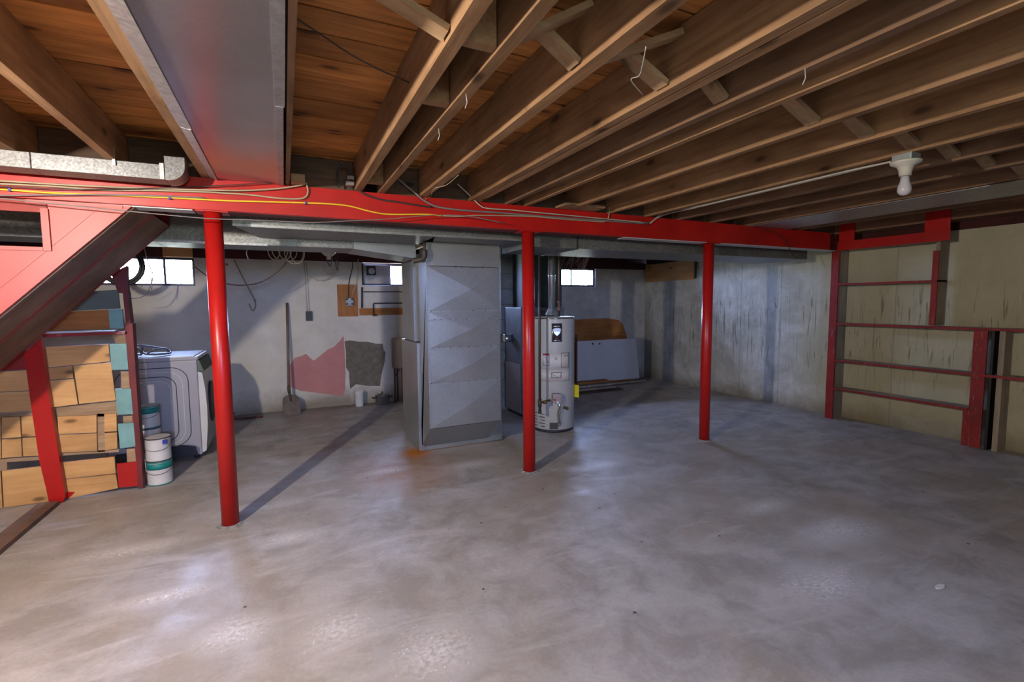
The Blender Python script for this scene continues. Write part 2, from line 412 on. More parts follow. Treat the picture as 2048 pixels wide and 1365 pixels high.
M_CREAM = plain('white_cable', (.52, .49, .42), .5, 0, .15)
M_GREYC = plain('grey_cable', (.22, .20, .21), .5)
M_DKC = plain('dark_cable', (.045, .03, .03), .55)
M_BLUE = plain('blue_clip', (.02, .03, .32), .5)
M_TEAL = plain('teal_painted_board', (.20, .40, .38), .6, 0, .3, 6)
M_GRNGREY = plain('grey_green_board', (.12, .15, .125), .65, 0, .3, 6)
M_TEALP = plain('teal_can_label', (.01, .22, .20), .5, 0, .1)
M_CANW = plain('white_can_label', (.62, .60, .58), .5, 0, .12)
M_PLASTW = plain('white_plastic', (.75, .74, .72), .4, 0, .1)
M_PORC = plain('glazed_porcelain', (.56, .54, .47), .22, 0, .12)
M_BULB = plain('frosted_bulb_glass', (.50, .48, .53), .2, 0, .03)
M_BOXG = plain('galvanised_box', (.35, .38, .37), .5, .4)
M_PANEL = plain('grey_white_panel', (.60, .60, .63), .55, 0, .1, 4)
M_YTAG = plain('yellow_tag', (.65, .55, .02), .5, 0, .1)
M_REDK = plain('red_knob', (.5, .02, .04), .4)
M_VALVE = plain('valve_plastic', (.34, .28, .28), .5)
M_FURN = plain('furnace_enamel', (.15, .16, .19), .45, .2, .3)
M_FURNP = plain('furnace_pale_panel', (.30, .265, .26), .5, 0, .15)
M_MASON = plain('chimney_block', (.36, .35, .33), .85, 0, .35, 8)
M_GREENDK = plain('dark_green_metal', (.035, .055, .05), .6, .1, .4)
M_PINKW = plain('faded_pink_wall_paint', (.56, .24, .225), .8, 0, .12, 6)
M_MORTAR = plain('bare_mortar', (.20, .175, .14), .9, 0, .35, 18)
M_FRAME = plain('steel_window_frame', (.10, .09, .12), .5, .2)
M_SILLW = plain('white_window_sill', (.66, .68, .74), .6)
M_WEB = plain('cobweb', (.5, .5, .48), .8)
M_DIRT = plain('loose_grit', (.26, .24, .21), .95, 0, .4, 60)

def m_glass():
    t = NT('window_glass'); tr = t.n('ShaderNodeBsdfTransparent'); gl = t.n('ShaderNodeBsdfGlossy'); gl.inputs['Roughness'].default_value = .03
    tr.inputs[0].default_value = (.93, .95, .96, 1)
    mx = t.n('ShaderNodeMixShader'); fr = t.n('ShaderNodeFresnel'); fr.inputs[0].default_value = 1.45
    t.l(fr.outputs[0], mx.inputs[0]); t.l(tr.outputs[0], mx.inputs[1]); t.l(gl.outputs[0], mx.inputs[2]); t.l(mx.outputs[0], t.out.inputs[0])
    return t.m
M_GLASS = m_glass()
def m_emit(name, col, strength):
    t = NT(name); e = t.n('ShaderNodeEmission'); e.inputs[0].default_value = (*col, 1); e.inputs[1].default_value = strength
    t.l(e.outputs[0], t.out.inputs[0]); return t.m

# ------------------------------------------------------------------ room shell
XL, XR, YF, YB = -3.45, 6.07, -2.55, 7.0
ZJ, ZS, ZC = 2.18, 2.375, 2.40        # joist bottoms, underside of the boards, top
YBM = 3.42
struct('floor', MB().box(XL-.3, XR+.3, YF-.3, YB+.5, -.12, 0), MF)
def wall_with_holes(axis, p0, p1, u0, u1, z0, z1, holes):
    """axis 'y': wall thickness p0..p1 in y, running u0..u1 in x; holes (a,b,za,zb)"""
    mb = MB(); hs = sorted(holes); cur = u0
    def bx(a, b, za, zb):
        if b-a < 1e-4 or zb-za < 1e-4: return
        if axis == 'y': mb.box(a, b, p0, p1, za, zb)
        else: mb.box(p0, p1, a, b, za, zb)
    for a, b, za, zb in hs:
        bx(cur, a, z0, z1); bx(a, b, z0, za); bx(a, b, zb, z1); cur = b
    bx(cur, u1, z0, z1); return mb
ZW = 2.0
WIN = [(-1.93, -.97, 1.655, ZW), (1.0, 1.92, 1.675, ZW), (4.02, 4.95, 1.685, ZW)]
wb = struct('wall_back', wall_with_holes('y', YB, YB+.25, XL, XR+.25, 0, ZW, WIN), MBW)
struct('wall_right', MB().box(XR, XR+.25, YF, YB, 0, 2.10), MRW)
struct('wall_left', MB().box(XL-.25, XL, YF, YB+.25, 0, ZS), M_PLAINWALL)
struct('wall_front', wall_with_holes('y', YF-.25, YF, XL, XR+.25, 0, ZS, [(-.5, .9, 1.60, 2.00)]), M_PLAINWALL)  # opening holds the unseen window added for fill light
# timber sill and rim on top of the concrete
struct('trim_1', MB().box(XL, XR+.25, YB+.02, YB+.2, ZW, ZC).box(XL, XR, YB+.0, YB+.02, ZW, 2.125), M_SILL)
struct('trim_2', MB().box(XR+.02, XR+.25, YF, YB, 2.10, ZC), M_SILL)
# paint patches on the back wall
def wall_poly(name, px, mat, th, lab, plane=('y', YB)):
    pts = [at(plane[0], plane[1], x, y) for x, y in px]
    d = (0, -th, 0) if plane[0] == 'y' else (-th, 0, 0)
    return part(name, MB().prism(pts, d), mat, wb, lab)
wall_poly('paint_patch', [(578, 733), (590, 716), (604, 712), (612, 708), (620, 716), (628, 722), (640, 712), (655, 700), (668, 694), (680, 682), (687, 672), (689, 700), (691, 745), (690, 780), (686, 793), (640, 787), (600, 782), (582, 775), (574, 755)], M_PINKW, .004, 'faded pink paint patch')
wall_poly('mortar_patch', [(689, 683), (700, 681), (718, 684), (735, 684), (752, 688), (765, 688), (767, 700), (771, 705), (769, 725), (765, 740), (761, 760), (760, 772), (735, 772), (712, 769), (700, 778), (698, 745), (692, 735), (692, 705)], M_MORTAR, .010, 'bare grey mortar patch')

# windows ---------------------------------------------------------------
def window(n, x0, x1, z0, z1, mull, dy=.03):
    r = root('window_%d' % n, None, None, (x0, YB, z0), None, 'structure')
    y = YB+dy; f = .03
    mb = MB().box(x0, x1, y, y+.03, z0, z0+f).box(x0, x1, y, y+.03, z1-f, z1).box(x0, x0+f, y, y+.03, z0+f, z1-f).box(x1-f, x1, y, y+.03, z0+f, z1-f)
    part('window_frame', mb, M_FRAME, r)
    xs = [x0+f]+[m for m in mull]+[x1-f]
    for m in mull: part('mullion', MB().box(m-.012, m+.012, y-.004, y+.03, z0+f, z1-f), M_FRAME, r)
    for a, b in zip(xs[:-1], xs[1:]): part('pane', MB().box(a, b, y+.012, y+.016, z0+f, z1-f), M_GLASS, r)
    part('window_sill', MB().box(x0-.012, x1+.012, YB-.006, y, z0-.012, z0+.002).box(x1-.001, x1+.014, YB-.006, y, z0+.002, z1), M_SILLW, r)
    return r
window(1, -1.93, -.97, 1.655, ZW, [-1.28])
w2 = window(2, 1.0, 1.92, 1.675, ZW, [1.42], .16)
window(3, 4.02, 4.95, 1.685, ZW, [4.47])
for n, (a, b) in enumerate(((-.5, .9),)):  # unseen window added behind the camera to give fill light
    r = root('window_%d' % (4+n), None, None, (a, YF, 1.60), None, 'structure')
    y = YF-.2
    part('window_frame', MB().box(a, b, y, y+.03, 1.60, 1.63).box(a, b, y, y+.03, 1.97, 2.00).box(a, a+.03, y, y+.03, 1.63, 1.97).box(b-.03, b, y, y+.03, 1.63, 1.97), M_FRAME, r)
    part('pane', MB().box(a+.03, b-.03, y+.01, y+.014, 1.63, 1.97), M_GLASS, r)

# ------------------------------------------------------------------ ceiling
ce = root('ceiling', None, None, (0, 0, ZJ), None, 'structure')
ys = [-2.55, -2.3, -2.1, -1.88, -1.68, -1.47, -1.26, -1.06, -.86, -.65, -.44, -.24, -.04, .16, .36, .55, .74, .92, 1.10, 1.26, 1.42, 1.58, 1.735, 1.89, 2.07, 2.29, 2.50, 2.72, 2.94, 3.10, 3.26, 3.42]
while ys[-1] < 7.1: ys.append(ys[-1]+R.choice((.14, .17, .19, .21)))
for i, (a, b) in enumerate(zip(ys[:-1], ys[1:])):
    g = .0045; dz = R.uniform(0, .007)
    cut = XL+R.choice((2.3, 3.9, 4.36, 5.18, 6.0, 7.2))
    for x0, x1 in ((XL, cut-.001), (cut+.001, XR+.02)):
        piece('subfloor_board', MB().box(x0, x1, a+g, b-g, ZS+dz, ZC+dz), M_SUB, ce)
part('subfloor_paper', MB().box(XL, XR+.2, YF, YB+.2, ZC+.004, ZC+.02), M_OLDSHADEWD, ce)
# joists
front = [(-3.25, .045, 0), (-2.84, .045, 0), (-2.43, .045, 0), (-2.02, .045, 0), (-1.58, .045, 0), (-1.172, .045, 0), (-.785, .042, 0), (-.392, .042, 0), (.052, .022, 1), (.485, .046, 0), (.637, .042, 0), (.932, .052, 0),
         (1.30, .04, 0), (1.352, .045, 0), (1.60, .04, 1), (1.762, .034, 0), (2.165, .04, 0), (2.575, .04, 0), (2.985, .042, 0), (3.39, .042, 1), (3.80, .042, 1), (4.30, .042, 1), (4.90, .042, 1), (5.10, .042, 1), (5.84, .042, 1), (6.03, .042, 1)]
for x, w, old in front:
    dz = R.uniform(-.003, .003)
    piece('joist', MB().box(x-w/2, x+w/2, YF+.002, YBM+.07, ZJ+dz*(old), ZS-.001), M_JOISTD if old else M_JOIST, ce)
for k in range(23):
    x = -3.2+.41*k
    piece('joist', MB().box(x-.021, x+.021, YBM+.075, YB+.018, ZJ+.001, ZS-.001), M_JOISTD, ce)
# cross bridging row near the camera
jx = [(a, wa) for a, wa, _ in front]
def bridging(xa, xb, y):
    for s in (0, 1):
        yy = y-.035 if s else y+.035
        z0, z1 = ZJ+.022, ZS-.03
        p, q = (Vector((xa, yy, z0)), Vector((xb, yy, z1))) if s else (Vector((xa, yy, z1)), Vector((xb, yy, z0)))
        d = (q-p).normalized()
        piece('bridging', MB().bar(p, q, .062, .020, (0, 0, 1)), M_BRACE, ce)
for a, b in ((.075, .458), (.665, .900), (.965, 1.275), (1.378, 1.575), (1.785, 2.14), (2.19, 2.55), (2.60, 2.96), (3.01, 3.36), (3.415, 3.77), (3.825, 4.27), (5.13, 5.81), (-.76, -.42), (-1.145, -.81), (-1.55, -1.20)):
    bridging(a, b, 1.36)
# solid blocking between the paired joists
for y in (1.40, 1.86, 3.22):
    piece('blocking', MB().box(.512, .612, y-.02, y+.02, ZJ+.01, ZS-.002), M_JOIST, ce)
piece('blocking', MB().box(.075, .455, 3.44, 3.48, ZJ, ZS-.002), M_OLDSHADEWD, ce)  # dark material paints the shadow in this joist bay
for xa, xb in ((-.76, -.42), (-1.145, -.81), (-1.55, -1.20), (.66, .90), (.965, 1.275), (1.38, 1.575), (1.785, 2.14), (2.19, 2.55), (2.6, 2.96)):
    piece('blocking', MB().box(xa, xb, 3.45, 3.49, ZJ, ZS-.002), M_OLDSHADEWD, ce)  # shadow between the joist ends is put into the block colour
piece('blocking', MB().box(.07, .15, 3.30, 3.42, ZJ+.001, ZJ+.045), M_BRACE, ce)
piece('blocking', MB().box(2.02, 2.40, 3.26, 3.42, ZJ+.001, ZJ+.02), M_BRACE, ce)

# ------------------------------------------------------------------ beam and posts
bm_ = root('support_beam', 'long red-painted timber beam carried by the three steel posts', 'beam', (2.3, 3.49, 1.99))
part('beam_ply', MB().box(XL+.01, 5.64, YBM, YBM+.045, 1.99, ZJ-.001, .003), M_RED, bm_)
part('beam_ply', MB().box(XL+.01, 5.84, YBM+.047, YBM+.093, 1.990, ZJ-.004), M_REDDK, bm_)
part('beam_ply', MB().box(XL+.01, 5.84, YBM+.095, YBM+.14, 1.990, ZJ-.004), M_REDDK, bm_)
part('underside_board', MB().box(2.75, 5.80, YBM+.02, YBM+.135, 1.984, 1.9895), M_PANEL, bm_, 'pale underside strip')
part('underside_board', MB().box(-.95, -.47, YBM+.02, YBM+.135, 1.984, 1.9895), M_PANEL, bm_, 'pale underside strip')
for i, (x, lab) in enumerate(((-.372, 'red steel column nearest the washing machine and staircase'), (1.808, 'red steel column standing beside the water heater'), (3.820, 'red steel column farthest from the staircase, before bare concrete wall'))):
    r = root('steel_column', lab, 'column', (x, 3.49, 0), 'red steel columns under the beam')
    part('column_pipe', MB().lathe([(.0505, .006), (.0505, 1.981)], (x, 3.49, 0), n=40), M_REDPOST, r)
    part('cap_plate', MB().box(x-.085, x+.085, 3.425, 3.555, 1.982, 1.9895), M_REDPOST, r)
    pts = []
    for k in range(28):
        a = 2*PI*k/28; rr = .072+R.uniform(-.012, .018); pts.append((x+rr*math.cos(a), 3.49+rr*math.sin(a), 0.0005))
    mb = MB().prism(pts, (0, 0, .004)); pts2 = [(x+(p[0]-x)*.8, 3.49+(p[1]-3.49)*.8, .004) for p in pts]; mb.prism(pts2, (0, 0, .008))
    part('mortar_collar', mb, M_MASON, r)

# ------------------------------------------------------------------ ducts
# sheet metal pan under the joist bay
r = root('pan_duct', 'wide smooth sheet-metal panned duct between joists, left of centre', 'duct', (-.17, 1, ZJ))
YL = 2.02
part('sheet', MB().box(-.330, .0, -2.5, 3.415, ZJ-.004, ZJ-.002), M_PAN, r)
part('edge_flange', MB().prism([(-.372, -2.5, ZJ-.002), (-.325, -2.5, ZJ-.010), (-.325, -2.5, ZJ-.004), (-.372, -2.5, ZJ-.001)], (0, 5.0, 0)), M_GALV, r)
part('edge_flange', MB().prism([(-.368, 2.5, ZJ-.004), (-.330, 2.5, ZJ-.013), (-.330, 2.5, ZJ-.007), (-.368, 2.5, ZJ-.001)], (0, .915, 0)), M_GALV, r)
part('edge_flange', MB().box(.0, .034, -2.5, 2.08, ZJ-.009, ZJ-.003), M_GALV, r)
part('edge_flange', MB().box(.0, .029, 2.08, 3.415, ZJ-.011, ZJ-.004), M_GALV, r)
r = root('pan_duct', 'dull sheet-metal panned strip between far joists beyond the light bulb', 'duct', (4.6, 1, ZJ))
part('sheet', MB().box(4.335, 4.875, -2.5, 3.41, ZJ-.006, ZJ-.004), M_GALV, r)
part('edge_flange', MB().box(4.28, 4.335, -2.5, 3.41, ZJ-.010, ZJ-.0045), M_GALV, r)
# small rectangular branch duct with elbow
r = root('branch_duct', 'small spangled rectangular duct with elbow above the staircase', 'duct', (-1.5, 3.28, 2.10))
part('duct_section', MB().box(-3.3, -1.1, 3.20, 3.34, 2.10, 2.179, .003), M_SPANG, r)
part('duct_section', MB().box(-1.098, -.556, 3.20, 3.34, 2.10, 2.179, .003), M_SPANG, r)
el = [(-.552, 2.098)]+[(-.535+.075*math.sin(a), 2.098+.075-.075*math.cos(a)) for a in [k*PI/16 for k in range(0, 9)]]+[(-.460, 2.215), (-.552, 2.215)]
el = [(-.552, 2.098)]+[(-.54+.08*math.sin(k*PI/16), 2.178-.08*math.cos(k*PI/16)) for k in range(9)]+[(-.46, 2.225), (-.552, 2.225)]
part('elbow', MB().prism([(x, 3.195, z) for x, z in el], (0, .15, 0)), M_SPANG, r)
part('seam_strip', MB().box(-.575, -.556, 3.193, 3.199, 2.10, 2.185), M_GALV, r)
r2 = part('hanger_strap', MB().box(-.775, -.762, 3.188, 3.190, 2.15, 2.24), M_GALV, r)
# trunk ducts behind the beam
r = root('trunk_duct', 'shallow galvanised trunk duct running just behind the red beam', 'duct', (1, 4.0, 1.95))
part('duct_section', MB().prism([(-.29, 3.75, 1.953), (-.29, 3.75, 2.17), (-.29, 4.33, 2.17), (-.16, 4.33, 1.953)], (1.40, 0, 0)), M_TRUNK, r)
part('duct_section', MB().box(1.112, 1.98, 3.75, 4.33, 1.953, 2.17, .003), M_TRUNK, r)
part('duct_section', MB().box(1.985, 3.2, 3.72, 4.40, 1.905, 2.17, .003), M_TRUNK, r)
part('duct_section', MB().box(3.202, 5.70, 3.72, 4.40, 1.907, 2.17, .003), M_TRUNK, r)
part('drive_cleat', MB().box(2.42, 2.435, 3.712, 4.41, 1.896, 2.16), M_IRON, r)
part('edge_lip', MB().box(-.29, 1.98, 3.744, 3.749, 1.949, 1.966), M_GALV, r, 'folded lower edge with painted highlight')  # brighter sheet paints the highlight along the fold
r = root('trunk_duct', 'deep galvanised return trunk duct seen behind the staircase top', 'duct', (-1, 4.5, 1.9))
part('duct_section', MB().box(-3.40, -.85, 4.36, 4.78, 1.895, 2.17, .003), M_TRUNK, r)
part('duct_section', MB().box(-.848, .56, 4.36, 4.78, 1.895, 2.17, .003), M_TRUNK, r)
part('edge_lip', MB().box(-3.40, -.10, 4.354, 4.359, 1.890, 1.908), M_GALV, r, 'folded lower edge with painted highlight')  # highlight on this fold is a strip of brighter metal
part('tapered_boot', MB().prism([(.562, 4.36, 1.895), (.562, 4.36, 2.17), (1.105, 4.36, 2.17), (1.105, 4.36, 1.83)], (0, .45, 0)), M_PLEN, r)

# ------------------------------------------------------------------ sheet metal return plenum
PX0, PX1, PY = 1.135, 1.83, 4.12
r = root('return_plenum', 'tall sheet-metal furnace plenum with cross-broken front panels and riveted seams', 'plenum', (1.48, 4.5, 0))
def xpanel(x0, x1, z0, z1, y, bulge, mode=0):
    """cross-broken sheet: pyramid relief"""
    c = ((x0+x1)/2+.06, y-bulge, (z0+z1)/2)
    v = [(x0, y, z0), (x1, y, z0), (x1, y, z1), (x0, y, z1), c, (x0, y+.02, z0), (x1, y+.02, z0), (x1, y+.02, z1), (x0, y+.02, z1)]
    return MB().add(v, [(0, 1, 4), (1, 2, 4), (2, 3, 4), (3, 0, 4), (5, 8, 7, 6), (0, 5, 6, 1), (1, 6, 7, 2), (2, 7, 8, 3), (3, 8, 5, 0)])
zs = [.295, .700, 1.015, 1.345, 1.745]
for i, (a, b) in enumerate(zip(zs[:-1], zs[1:])):
    part('front_panel', xpanel(PX0+.003, PX1-.003, a+.002, b-.002, PY, .016), M_PLEN, r)
part('front_panel', MB().box(PX0+.003, PX1-.003, PY-.004, PY+.02, 1.748, 1.95), M_PLEN, r)
# chamfered foot
part('foot_panel', MB().hexa([(PX0, PY, .293), (PX1, PY, .293), (PX1-.03, PY+.33, .025), (PX0+.005, PY+.33, .025)],
     [(PX0, PY+.03, .293), (PX1, PY+.03, .293), (PX1-.03, PY+.36, .025), (PX0+.005, PY+.36, .025)]), M_PLEN, r)
part('side_panel', MB().prism([(PX0, PY+.001, .295), (PX0, PY+.001, 1.78), (PX0, 4.40, 1.78), (PX0, 4.40, .025), (PX0, PY+.35, .025)], (.02, 0, 0)), M_PLEN, r)
part('side_panel', MB().prism([(PX1, PY+.001, .295), (PX1, PY+.001, 1.95), (PX1, 4.56, 1.95), (PX1, 4.56, .025), (PX1, PY+.35, .025)], (-.02, 0, 0)), M_PLEN, r)
part('back_duct', MB().box(1.13, 1.98, 4.57, 5.08, 1.05, 1.893, .004), M_PLEN, r)
part('back_duct', MB().prism([(1.115, 4.42, 0.012), (1.115, 4.42, 1.045), (1.115, 5.10, 1.045), (1.115, 5.10, .05), (1.115, 4.98, .012)], (.86, 0, 0)), M_PLEN, r, 'lower boxed return section')
part('inner_core', MB().box(1.19, 1.77, 4.46, 4.565, .03, 1.94), M_TRUNK, r)
part('corner_angle', MB().box(1.108, 1.116, 4.414, 4.428, .02, 1.045), M_GALV, r)
part('corner_angle', MB().box(PX0-.004, PX0+.006, PY-.006, PY+.004, .30, 1.78), M_GALV, r)
part('corner_angle', MB().box(1.124, 1.134, 4.564, 4.574, 1.05, 1.89), M_GALV, r)
for z, xs_ in ((1.352, (.03, .22, .42, .55)), (1.275, (.06, .12, .20, .26, .36, .46, .52, .58, .66)), (1.022, (.10, .2, .3, .38, .47, .52, .6, .68)), (.705, (.02, .22, .37, .50, .66)), (1.735, (.26, .32, .42, .52, .67))):
    for x in xs_:
        part('rivet', MB().lathe([(.006, 0), (.005, .004), (.002, .006)], (PX0+x, PY-.006, z+R.uniform(-.004, .004)), (0, -1, 0), 8), M_SS, r)
for z in (1.347, 1.270, 1.017, .702):
    part('seam_strip', MB().box(PX0+.002, PX1-.002, PY-.007, PY-.001, z-.006, z+.006), M_GALV, r)
part('fibre_base', MB().box(1.13, 1.86, 4.44, 5.0, 0, .022), M_ORNG, r, 'rust-stained base board')
# old pipe with knuckle beside plenum
p = at('y', 4.05, 848, 456); q = at('y', 4.05, 848, 512)
r = root('iron_pipe_stub', 'rusty iron pipe with fat elbow at the plenum top', 'pipe', (p.x, 4.05, q.z))
part('pipe', MB().tube([(p.x, 4.05, 1.95), (p.x, 4.05, q.z)], .013, 10), M_IRON, r)
part('elbow', MB().tube(smooth_path([(p.x, 4.05, q.z+.05), (p.x-.005, 4.05, q.z-.01), (p.x-.05, 4.06, q.z-.035), (p.x-.09, 4.08, q.z-.04)]), .024, 12), M_IRON, r)

# ------------------------------------------------------------------ chimney and furnace
r = root('chimney', 'pale masonry block chimney column behind the furnace', 'chimney', (2.8, 5.95, 0))
zc = 0; k = 0
while zc < 2.1:
    h = min(.20, 2.17-zc)
    piece('block', MB().box(2.56+R.uniform(-.002, .002), 2.98, 5.72+R.uniform(-.003, .003), 6.1, zc, zc+h-.006, .004), M_MASON, r)
    zc += .2
part('mortar_core', MB().box(2.57, 2.97, 5.73, 6.09, 0, 2.16), M_MORTAR, r)
r = root('furnace', 'dark old furnace cabinet with pale lower panel and round vent', 'furnace', (2.85, 5.45, 0))
part('cabinet', MB().box(2.592, 3.20, 5.20, 5.66, .04, 1.36, .008), M_FURN, r)
part('base', MB().box(2.61, 3.18, 5.23, 5.64, 0, .04), M_BLACK, r)
part('lower_panel', MB().box(2.582, 2.591, 5.22, 5.65, .05, .66, .002), M_FURNP, r, 'pale lower side panel')
part('vent_stub', MB().lathe([(.052, 0), (.052, .10), (.046, .104)], (2.59, 5.48, .97), (-1, 0, 0), 24), M_CHROME, r)
part('supply_plenum', MB().box(2.70, 3.18, 5.22, 5.62, 1.362, 2.17, .003), M_GREENDK, r)
part('conduit', MB().tube([(2.66, 5.24, 1.37), (2.66, 5.24, 2.12)], .013, 8), M_BOXG, r)
part('side_door', MB().box(2.66, 3.14, 5.190, 5.199, .72, 1.30, .002), M_FURN, r)

# ------------------------------------------------------------------ water heater
HX, HY, HR, HT = 2.705, 4.63, .238, 1.262
r = root('water_heater', 'grey-white cylindrical gas water heater with labels and control valve', 'water heater', (HX, HY, 0))
part('tank', MB().lathe([(HR-.006, .03), (HR, .04), (HR, HT-.03), (HR-.004, HT-.012), (HR-.015, HT-.002), (.02, HT+.004)], (HX, HY, 0), n=64), M_HEAT, r)
part('base_ring', MB().lathe([(HR-.012, 0), (HR-.008, .028)], (HX, HY, 0), n=48), M_DKGROOVE, r)
part('top_rim', MB().lathe([(HR+.002, HT-.022), (HR+.003, HT-.014), (HR, HT-.008)], (HX, HY, 0), n=64), M_SS, r)
adir = math.atan2(-HY, -HX)                       # direction towards the camera
def curved(a0, a1, z0, z1, rad, th=.003, n=10):
    mb = MB(); vs = []
    for i in range(n+1):
        a = adir+math.radians(a0+(a1-a0)*i/n)
        for rr in (rad, rad+th):
            for z in (z0, z1): vs.append((HX+rr*math.cos(a), HY+rr*math.sin(a), z))
    fs = []
    for i in range(n):
        b = i*4; fs += [(b, b+4, b+5, b+1), (b+2, b+3, b+7, b+6), (b, b+2, b+6, b+4), (b+1, b+5, b+7, b+3)]
    fs += [(0, 1, 3, 2), (n*4, n*4+2, n*4+3, n*4+1)]
    return mb.add(vs, fs, True)
part('emblem_border', curved(-3, 24, .995, 1.195, HR, .003), M_SS, r)
eb = part('emblem_label', curved(0, 21, 1.005, 1.185, HR+.0035, .002), M_DKGROOVE, r, 'dark label with silver shield emblem')
part('emblem_bar', curved(1.5, 19, 1.155, 1.172, HR+.006, .0015), M_CHROME, r)
def on_heater(deg, z, rad):
    a = adir+math.radians(deg); return Vector((HX+rad*math.cos(a), HY+rad*math.sin(a), z))
sh = [(-1, 1.125), (2, 1.140), (10.5, 1.150), (19, 1.140), (22, 1.125), (19, 1.105), (17, 1.085), (10.5, 1.060), (4, 1.085), (2, 1.105)]
ri, ro = HR+.006, HR+.009
part('emblem_shield', MB().add([on_heater(a, z, ri) for a, z in sh]+[on_heater(a, z, ro) for a, z in sh], [tuple(range(10)), tuple(range(19, 9, -1))]+[(i, 10+i, 10+(i+1) % 10, (i+1) % 10) for i in range(10)]), M_CHROME, r)
part('emblem_mark', curved(6.5, 11, 1.025, 1.040, HR+.006, .0015), M_REDK, r)
part('emblem_mark', curved(1.5, 19, 1.008, 1.018, HR+.006, .0015), M_CHROME, r)
part('instruction_band', curved(-34, 48, .70, .875, HR, .0015, 24), M_LABEL, r)
part('instruction_band', curved(-34, 48, .565, .692, HR, .0015, 24), M_LABELB, r)
def framed(a0, a1, z0, z1, lab):
    part('label_border', curved(a0, a1, z0, z1, HR+.0017, .001), M_DKGROOVE, r)
    part('warning_label', curved(a0+.9, a1-.9, z0+.004, z1-.004, HR+.0028, .001), lab, r)
framed(-27, -9, .735, .870, M_LABEL)
framed(21, 45, .715, .875, M_LABELB)
part('label_stripe', curved(-26, -10, .850, .864, HR+.004, .001), M_REDK, r)
for a, z, w, h in ((-22, .82, 4, .006), (-19, .80, 5, .005), (-15, .785, 4, .005), (7, .83, 2, .008), (5, .81, 6, .006), (31, .835, 2.5, .016), (38, .84, 3, .008), (-4, .64, 3, .01), (2, .63, 3, .006), (9, .61, 2, .006)):
    part('label_print', curved(a, a+w, z, z+h, HR+.004, .0008, 3), M_DKGROOVE, r)
framed(-4, 22, .605, .668, M_LABEL)
for i in range(5):
    for j, (a0, a1) in enumerate(((-62, -47), (-40, -22))):
        if (i+j) % 2: a0 += 5
        part('vent_slot', curved(a0, a1, .062+i*.034, .070+i*.034, HR-.001, .002, 4), M_DKGROOVE, r)
# gas control
c = on_heater(6, .36, HR+.045)
def hbox(deg, z0, z1, r0, r1, wid, b=.004):
    a = adir+math.radians(deg); d = Vector((math.cos(a), math.sin(a), 0)); s = Vector((-d.y, d.x, 0)); o = Vector((HX, HY, 0))
    bm = MB().box(-wid/2, wid/2, r0, r1, z0, z1, b)
    bm.v = [o+s*v.x+d*v.y+Vector((0, 0, v.z)) for v in bm.v]; return bm
gv = part('gas_valve', hbox(8, .345, .445, HR, HR+.085, .095, .012), M_VALVE, r)
part('valve_knob', MB().lathe([(.012, 0), (.011, .012), (.008, .016)], on_heater(3, .385, HR+.086), (math.cos(adir), math.sin(adir), 0), 16), M_REDK, gv)
part('valve_tag', hbox(9, .345, .366, HR+.086, HR+.088, .022, 0), M_PLASTW, gv)
ap = part('burner_tubes', MB().tube(smooth_path([on_heater(12, .345, HR+.05), on_heater(14, .29, HR+.06), on_heater(11, .22, HR+.04), on_heater(13, .14, HR+.035), on_heater(10, .09, HR+.01)]), .007, 8)
      .tube(smooth_path([on_heater(16, .345, HR+.04), on_heater(17, .26, HR+.05), on_heater(15, .17, HR+.04), on_heater(18, .10, HR+.03), on_heater(12, .08, HR+.01)]), .005, 8), M_SS, r)
part('burner_door', hbox(2, .045, .115, HR-.002, HR+.014, .09, .006), M_IRON, r)
part('drain_valve', MB().lathe([(.02, 0), (.012, .012), (.014, .04), (.02, .05)], on_heater(32, .275, HR-.002), (math.cos(adir+.55), math.sin(adir+.55), 0), 14), M_BRASS, r)
part('yellow_tag', MB().hexa([on_heater(80, .36, HR+.003), on_heater(74, .36, HR+.06), on_heater(74, .50, HR+.06), on_heater(80, .50, HR+.003)], [on_heater(81, .36, HR+.003), on_heater(75, .36, HR+.06), on_heater(75, .50, HR+.06), on_heater(81, .50, HR+.003)]), M_YTAG, r, 'yellow hang tag')
part('draft_hood', MB().lathe([(.075, HT+.02), (.07, HT+.03), (.045, HT+.075), (.04, HT+.09)], (HX-.015, HY, 0), n=24), M_BOXG, r)
part('hood_legs', MB().tube([(HX-.08, HY, HT), (HX-.075, HY, HT+.03)], .006, 6).tube([(HX+.05, HY, HT), (HX+.045, HY, HT+.03)], .006, 6).tube([(HX-.015, HY-.07, HT-.002), (HX-.015, HY-.06, HT+.03)], .006, 6), M_SS, r)
thing('flue_pipe', MB().lathe([(.040, HT+.09), (.040, 1.70), (.042, 1.705), (.042, 1.72), (.040, 1.725), (.040, 2.17)], (HX-.015, HY, 0), n=24), M_CHROME, 'shiny vertical flue pipe rising from the water heater', 'pipe')
px = at('y', HY, 1118, 600).x
thing('water_pipe', MB().tube([(px, HY, HT+.004), (px, HY, 2.17)], .0095, 8).lathe([(.014, 1.32), (.018, 1.33), (.018, 1.36), (.012, 1.37), (.012, 1.40), (.017, 1.41), (.017, 1.43), (.011, 1.44)], (px, HY, 0), n=12).tube([(px-.03, HY-.01, 1.43), (px+.03, HY-.01, 1.43)], .005, 6), M_COPPER,
      'thin water pipe with shutoff valve above the water heater', 'pipe')
g0 = at('y', 4.33, 1079, 640)
gx = g0.x
r = root('gas_pipe', 'vertical black iron gas pipe dropping past the water heater', 'pipe', (gx, 4.33, .27))
part('riser', MB().tube([(gx, 4.33, .27), (gx, 4.33, 1.90)], .0135, 10), M_IRON, r)
part('tee', MB().tube([(gx, 4.33, .33), (gx, 4.33, .41)], .021, 12).tube([(gx, 4.33, .262), (gx, 4.33, .292)], .019, 12), M_IRON, r)
